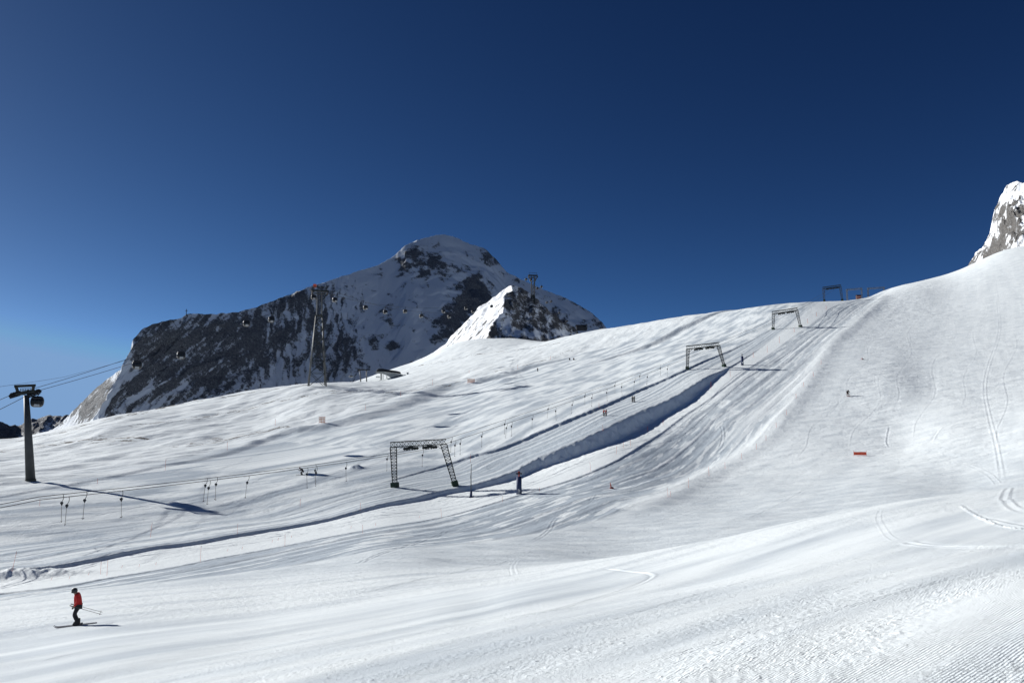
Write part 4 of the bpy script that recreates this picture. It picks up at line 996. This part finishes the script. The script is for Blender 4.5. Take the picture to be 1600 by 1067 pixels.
# ------------------------------------------------------------------ people
def skin_mesh(name, verts, edges, radii, mat, parent, sub=1, root_i=0):
    me = bpy.data.meshes.new(name); me.from_pydata([tuple(v) for v in verts], edges, []); o = bpy.data.objects.new(name + '_cage', me); COL.objects.link(o)
    sk = o.modifiers.new('skin', 'SKIN'); sk.use_smooth_shade = True
    if sub: ss = o.modifiers.new('sub', 'SUBSURF'); ss.levels = sub; ss.render_levels = sub
    for i, r in enumerate(radii): me.skin_vertices[0].data[i].radius = (r, r) if not isinstance(r, tuple) else r
    me.skin_vertices[0].data[root_i].use_root = True
    dg = bpy.context.evaluated_depsgraph_get(); em = bpy.data.meshes.new_from_object(o.evaluated_get(dg)); em.name = name
    bpy.data.objects.remove(o); bpy.data.meshes.remove(me)
    em.materials.clear(); em.materials.append(mat); n = bpy.data.objects.new(name, em); COL.objects.link(n); n.parent = parent
    return n
POSES = {   # x forward, y left, z up
 'glide': dict(pel=(-.02, 0, .90), sp=(0, 0, 1.10), ch=(.02, 0, 1.30), nk=(.07, 0, 1.43), hd=(.14, 0, 1.50), tp=(.18, 0, 1.60), kn=(.14, .11, .49), an=(-.03, .10, .13), to=(.16, .10, .05), sh=(.02, .19, 1.36), eb=(-.02, .26, 1.09), wr=(.15, .21, .86)),
 'ride': dict(pel=(-.10, 0, .84), sp=(-.08, 0, 1.05), ch=(-.02, 0, 1.27), nk=(.03, 0, 1.42), hd=(.06, 0, 1.53), tp=(.06, 0, 1.64), kn=(.12, .12, .47), an=(-.02, .12, .13), to=(.16, .12, .05), sh=(-.02, .19, 1.36), eb=(.10, .24, 1.12), wr=(.28, .16, 1.05)),
 'crouch': dict(pel=(-.18, 0, .66), sp=(-.08, 0, .84), ch=(.12, 0, 1.0), nk=(.24, 0, 1.08), hd=(.34, 0, 1.14), tp=(.40, 0, 1.22), kn=(.18, .18, .44), an=(-.04, .18, .13), to=(.15, .18, .05), sh=(.12, .19, 1.05), eb=(.16, .32, .80), wr=(.40, .30, .78)),
 'sit': dict(pel=(0, 0, .16), sp=(-.03, 0, .36), ch=(0, 0, .58), nk=(.05, 0, .73), hd=(.08, 0, .83), tp=(.09, 0, .94), kn=(.42, .16, .42), an=(.62, .16, .12), to=(.78, .16, .18), sh=(0, .19, .66), eb=(-.12, .28, .42), wr=(.08, .26, .24)),
}
def person(P, facing, pose, cols, label, group=None, skis=True, poles=True, scale=1.0, pitch=0, detail=1, board=False):
    g_ = POSES[pose]; root = empty('person', P, facing); root.scale = (scale,) * 3; root.rotation_euler = (0, pitch, facing)
    V = lambda k, s=1: Vector((g_[k][0], g_[k][1] * s, g_[k][2]))
    skin = simple('skin', (.42, .26, .19), .55); jac = simple('jacket_cloth', cols[0], .75, 0, .2, 6); tro = simple('trouser_cloth', cols[1], .8, 0, .2, 6)
    vs = [V('pel'), V('sp'), V('ch'), V('nk'), V('hd'), V('tp')]; ra = [.13, .12, .145, .055, .088, .07]; ed = [(0, 1), (1, 2), (2, 3), (3, 4), (4, 5)]
    fwd = Vector((.09, 0, .0)); vs.append(V('hd') + fwd); ra.append(.028); ed.append((4, 6))
    for s in (1, -1):
        b = len(vs); hp = V('pel') + Vector((0, .10 * s, -.04))
        vs += [hp, V('kn', s), V('an', s), V('to', s)]; ra += [.092, .062, .045, .035]; ed += [(0, b), (b, b+1), (b+1, b+2), (b+2, b+3)]
        b = len(vs); vs += [V('sh', s), V('eb', s), V('wr', s), V('wr', s) + (V('wr', s) - V('eb', s)).normalized() * .08]; ra += [.058, .043, .030, .034]; ed += [(2, b), (b, b+1), (b+1, b+2), (b+2, b+3)]
    skin_mesh('body', vs, ed, ra, skin, root, detail)
    vs = [V('pel') + Vector((0, 0, -.15 if pose == 'glide' else -.06)), V('sp'), V('ch'), V('nk') + Vector((-.01, 0, -.01))]; ra = [.185, .185, .195, .095]; ed = [(0, 1), (1, 2), (2, 3)]
    for s in (1, -1):
        b = len(vs); vs += [V('sh', s), V('eb', s), V('wr', s) + (V('eb', s) - V('wr', s)) * .12]; ra += [.082, .066, .050]; ed += [(2, b), (b, b+1), (b+1, b+2)]
    skin_mesh('jacket', vs, ed, ra, jac, root, detail)
    vs = [V('pel') + Vector((0, 0, .02))]; ra = [.155]; ed = []
    for s in (1, -1):
        b = len(vs); vs += [V('pel') + Vector((0, .10 * s, -.07)), V('kn', s), V('an', s) + (V('kn', s) - V('an', s)) * .18]; ra += [.115, .088, .082]; ed += [(0, b), (b, b+1), (b+1, b+2)]
    skin_mesh('trousers', vs, ed, ra, tro, root, detail)
    up = (V('tp') - V('hd')).normalized(); fw = Vector((up.z, 0, -up.x)); c = V('hd') + up * .045 - fw * .012
    hm = MB().ball(c, (.128, .108, .125), 16, 10).build('helmet', simple('helmet_shell', cols[2], .3, 0, .1, 6, .5), root, True)
    MB().box(V('hd') + fw * .095 + up * .02, (.06, .16, .07), Matrix((fw, Vector((0, 1, 0)), up)).transposed()).build('goggles', m_glass, root, bevel=.012)
    ang = pitch
    for s in (1, -1):
        a, t = V('an', s), V('to', s)
        MB().loft([[(a.x - .07, a.y + y * .048, z) for y, z in ((-1, .035), (1, .035), (1, .30), (-1, .30))], [(a.x + .06, a.y + y * .05, z) for y, z in ((-1, .035), (1, .035), (1, .28), (-1, .28))], [(a.x + .22, a.y + y * .045, z) for y, z in ((-1, .035), (1, .035), (1, .11), (-1, .11))]]).build('ski_boot', m_black, root, bevel=.012) if pose != 'sit' else MB().ball(a + Vector((.04, 0, .05)), (.14, .06, .12)).build('ski_boot', m_black, root, True)
        # gloved hand with fingers curled round the grip
        w0 = V('wr', s); d = (w0 - V('eb', s)).normalized(); sd_ = Vector((0, 1, 0)); up_ = d.cross(sd_) * -1; gb_ = MB()
        gb_.ball(w0 + d * .045, (.052, .036, .045), 10, 7)
        for j, ln in enumerate((.052, .060, .056, .044)):
            base = w0 + d * .075 + Vector((0, 0, .030 - .020 * j)); gb_.tube([base, base + d * ln * .6 - sd_ * s * .012, base + d * ln * .7 - sd_ * s * .040, base + d * ln * .2 - sd_ * s * .052], [.012, .012, .011, .009], 6)
        th = w0 + d * .03 + Vector((0, 0, .03)); gb_.tube([th, th + d * .03 - sd_ * s * .03 + Vector((0, 0, .012)), th + d * .055 - sd_ * s * .045], [.014, .013, .010], 6)
        gb_.build('glove', m_black, root, True)
        if skis:
            yy = a.y; skm = simple('ski_top', cols[3], .35)
            MB().loft([[(x, yy - w_, z), (x, yy + w_, z), (x, yy + w_, z + .018), (x, yy - w_, z + .018)] for x, w_, z in ((-.78, .03, .012), (-.7, .045, .008), (0, .035, .010), (.75, .05, .008), (.86, .04, .03), (.94, .012, .09))]).build('ski', skm, root)
            MB().box((a.x + .15, yy, .045), (.09, .07, .05)).box((a.x - .13, yy, .05), (.09, .07, .07)).build('binding', m_galv, root)
    if board:
        MB().loft([[(x, -w_, z), (x, w_, z), (x, w_, z + .02), (x, -w_, z + .02)] for x, w_, z in ((-.1, .12, .05), (.2, .14, .02), (.9, .12, .02), (1.1, .08, .06))]).build('snowboard', simple('board_top', cols[3], .4), root)
    if poles:
        M = Matrix.Translation(P) @ Matrix.Rotation(facing, 4, 'Z') @ Matrix.Rotation(pitch, 4, 'Y') @ Matrix.Scale(scale, 4)
        for s in (1, -1):
            h0 = V('wr', s) + Vector((.03, 0, .03)); tip = h0 + Vector((-1.02, .04 * s, -.42)) if pose == 'glide' else h0 + Vector((-.75, .2 * s, -.5))
            pr = empty('ski_pole', M @ h0); pr.rotation_euler = root.rotation_euler; d = (tip - h0)
            MB().tube([(0, 0, 0), d], .008, 6).build('shaft', m_galv, pr); MB().tube([-d * .11, d * .03], .017, 8).build('grip', m_black, pr)
            MB().disc(d * .94, d, .045, .012, 12).build('basket', m_black, pr)
            tag(pr, 'thin ski pole trailing behind the skier in red, %s hand' % ('right' if s < 0 else 'left') if pose == 'glide' else 'ski pole in the %s hand of the crouching dark skier' % ('right' if s < 0 else 'left'), 'ski pole', 'ski poles')
    tag(root, label, 'person', group); return root
BLK = (.02, .02, .024); RED = (.50, .022, .022)
P = hit(121, 976.5); print('skier range', math.hypot(P.x, P.y))
left_dir = math.pi - az(121)          # across the view, towards the left
f2 = Vector((math.cos(left_dir), math.sin(left_dir)))
dz = gz(P.x + f2.x * .8, P.y + f2.y * .8) - gz(P.x - f2.x * .8, P.y - f2.y * .8)
s_ = math.hypot(P.x, P.y) / F * 49 / 1.66
person(P, left_dir - .10, 'glide', (RED, BLK, BLK, (.10, .09, .09)), 'skier in a red jacket and black trousers gliding left at the lower left', scale=s_, pitch=math.atan2(-dz, 1.6), detail=2)
def small(u, v, face, pose, cols, label, hpx, **kw):
    P = hit(u, v); k = math.hypot(P.x, P.y) / F
    nat = {'glide': 1.68, 'ride': 1.7, 'crouch': 1.28, 'sit': 1.0}[pose]
    return person(P, face, pose, cols, label, poles=kw.pop('poles', False), scale=hpx * k / nat, **kw)
upd = math.atan2(H2[0].y - H1[0].y, H2[0].x - H1[0].x)
small(471.5, 742, math.pi + .5, 'crouch', (BLK, BLK, (.12, .02, .02), BLK), 'crouching dark skier carving left beside the hanging T-bars', 11.5, poles=True)
small(943.6, 649.5, upd, 'ride', ((.30, .02, .03), BLK, BLK, BLK), 'left one of two people in dark red riding the T-bar', 10.5)
small(947.0, 649.5, upd, 'ride', ((.24, .02, .025), (.10, .01, .015), BLK, BLK), 'right one of two people in dark red riding the T-bar', 10.5)
small(988.2, 628, upd, 'ride', ((.03, .04, .06), BLK, BLK, BLK), 'left one of two dark clothed people riding the T-bar above the red pair', 9.5)
small(991, 628, upd, 'ride', ((.02, .045, .035), BLK, BLK, BLK), 'right one of two dark clothed people riding the T-bar above the red pair', 9.5)
small(840, 580.5, -1.2, 'glide', (BLK, BLK, BLK, BLK), 'lone dark skier below the ridge step in the middle distance', 6)
small(890, 562.5, -1.6, 'sit', ((.03, .03, .05), BLK, BLK, BLK), 'left one of two people sitting on the snow of the middle slope', 3.6, skis=False, board=True)
small(896.5, 562.5, -1.6, 'sit', ((.09, .03, .03), BLK, BLK, BLK), 'right one of two people sitting on the snow of the middle slope', 3.8, skis=False, board=True)
small(1325, 619, -1.75, 'crouch', (BLK, (.12, .06, .04), BLK, (.3, .03, .03)), 'dark skier with bent knees coming down the right piste', 9)
small(1347, 562, -.3, 'sit', ((.35, .05, .05), (.12, .03, .03), BLK, BLK), 'person in red sitting on the upper right piste', 3.6, skis=False, board=True)
small(1195 * 0 + 1006, 553, -1.3, 'glide', (BLK, BLK, BLK, BLK), 'tiny dark skier near the skyline fold of the middle slope', 4) if False else None

# ------------------------------------------------------------------ light
SAZ, SEL = R(-66), R(25)             # sun to the left, slightly beyond the slope
sd = Vector((math.sin(SAZ) * math.cos(SEL), math.cos(SAZ) * math.cos(SEL), math.sin(SEL)))
ls = bpy.data.lights.new('sun', 'SUN'); ls.energy = 5.0; ls.angle = R(.5); ls.color = (1, .985, .945)
lo = bpy.data.objects.new('sun', ls); COL.objects.link(lo); lo.rotation_euler = sd.to_track_quat('Z', 'Y').to_euler(); lo.location = (0, 0, 300)
W_ = bpy.data.worlds.new('World'); SC.world = W_; W_.use_nodes = True; nt = W_.node_tree; bg = nt.nodes['Background']
sky = nt.nodes.new('ShaderNodeTexSky'); sky.sky_type = 'NISHITA'; sky.sun_disc = False
sky.sun_elevation = SEL; sky.sun_rotation = SAZ
sky.altitude = 3000; sky.air_density = .3; sky.dust_density = 1.0; sky.ozone_density = 6
sepc = nt.nodes.new('ShaderNodeSeparateColor'); comb = nt.nodes.new('ShaderNodeCombineColor'); nt.links.new(sky.outputs[0], sepc.inputs[0])
EXPO, BG = .28, .09
for i_, (k_, g_) in enumerate(((9.2, 1.75), (4.0, 1.54), (1.66, 1.29))):   # deep polarised high-altitude blue
    a_ = nt.nodes.new('ShaderNodeMath'); a_.operation = 'MULTIPLY'; a_.inputs[1].default_value = .1; nt.links.new(sepc.outputs[i_], a_.inputs[0])
    p_ = nt.nodes.new('ShaderNodeMath'); p_.operation = 'POWER'; p_.inputs[1].default_value = g_; nt.links.new(a_.outputs[0], p_.inputs[0])
    c_ = nt.nodes.new('ShaderNodeMath'); c_.operation = 'MULTIPLY'; c_.inputs[1].default_value = k_ / BG / 2 ** EXPO; nt.links.new(p_.outputs[0], c_.inputs[0])
    m_ = nt.nodes.new('ShaderNodeMath'); m_.operation = 'MINIMUM'; m_.inputs[1].default_value = (.205, .36, .62)[i_] / BG / 2 ** EXPO
    nt.links.new(c_.outputs[0], m_.inputs[0]); nt.links.new(m_.outputs[0], comb.inputs[i_])
nt.links.new(comb.outputs[0], bg.inputs[0]); bg.inputs[1].default_value = BG
SC.view_settings.view_transform = 'Standard'; SC.view_settings.look = 'None'; SC.view_settings.exposure = EXPO; SC.view_settings.gamma = 1
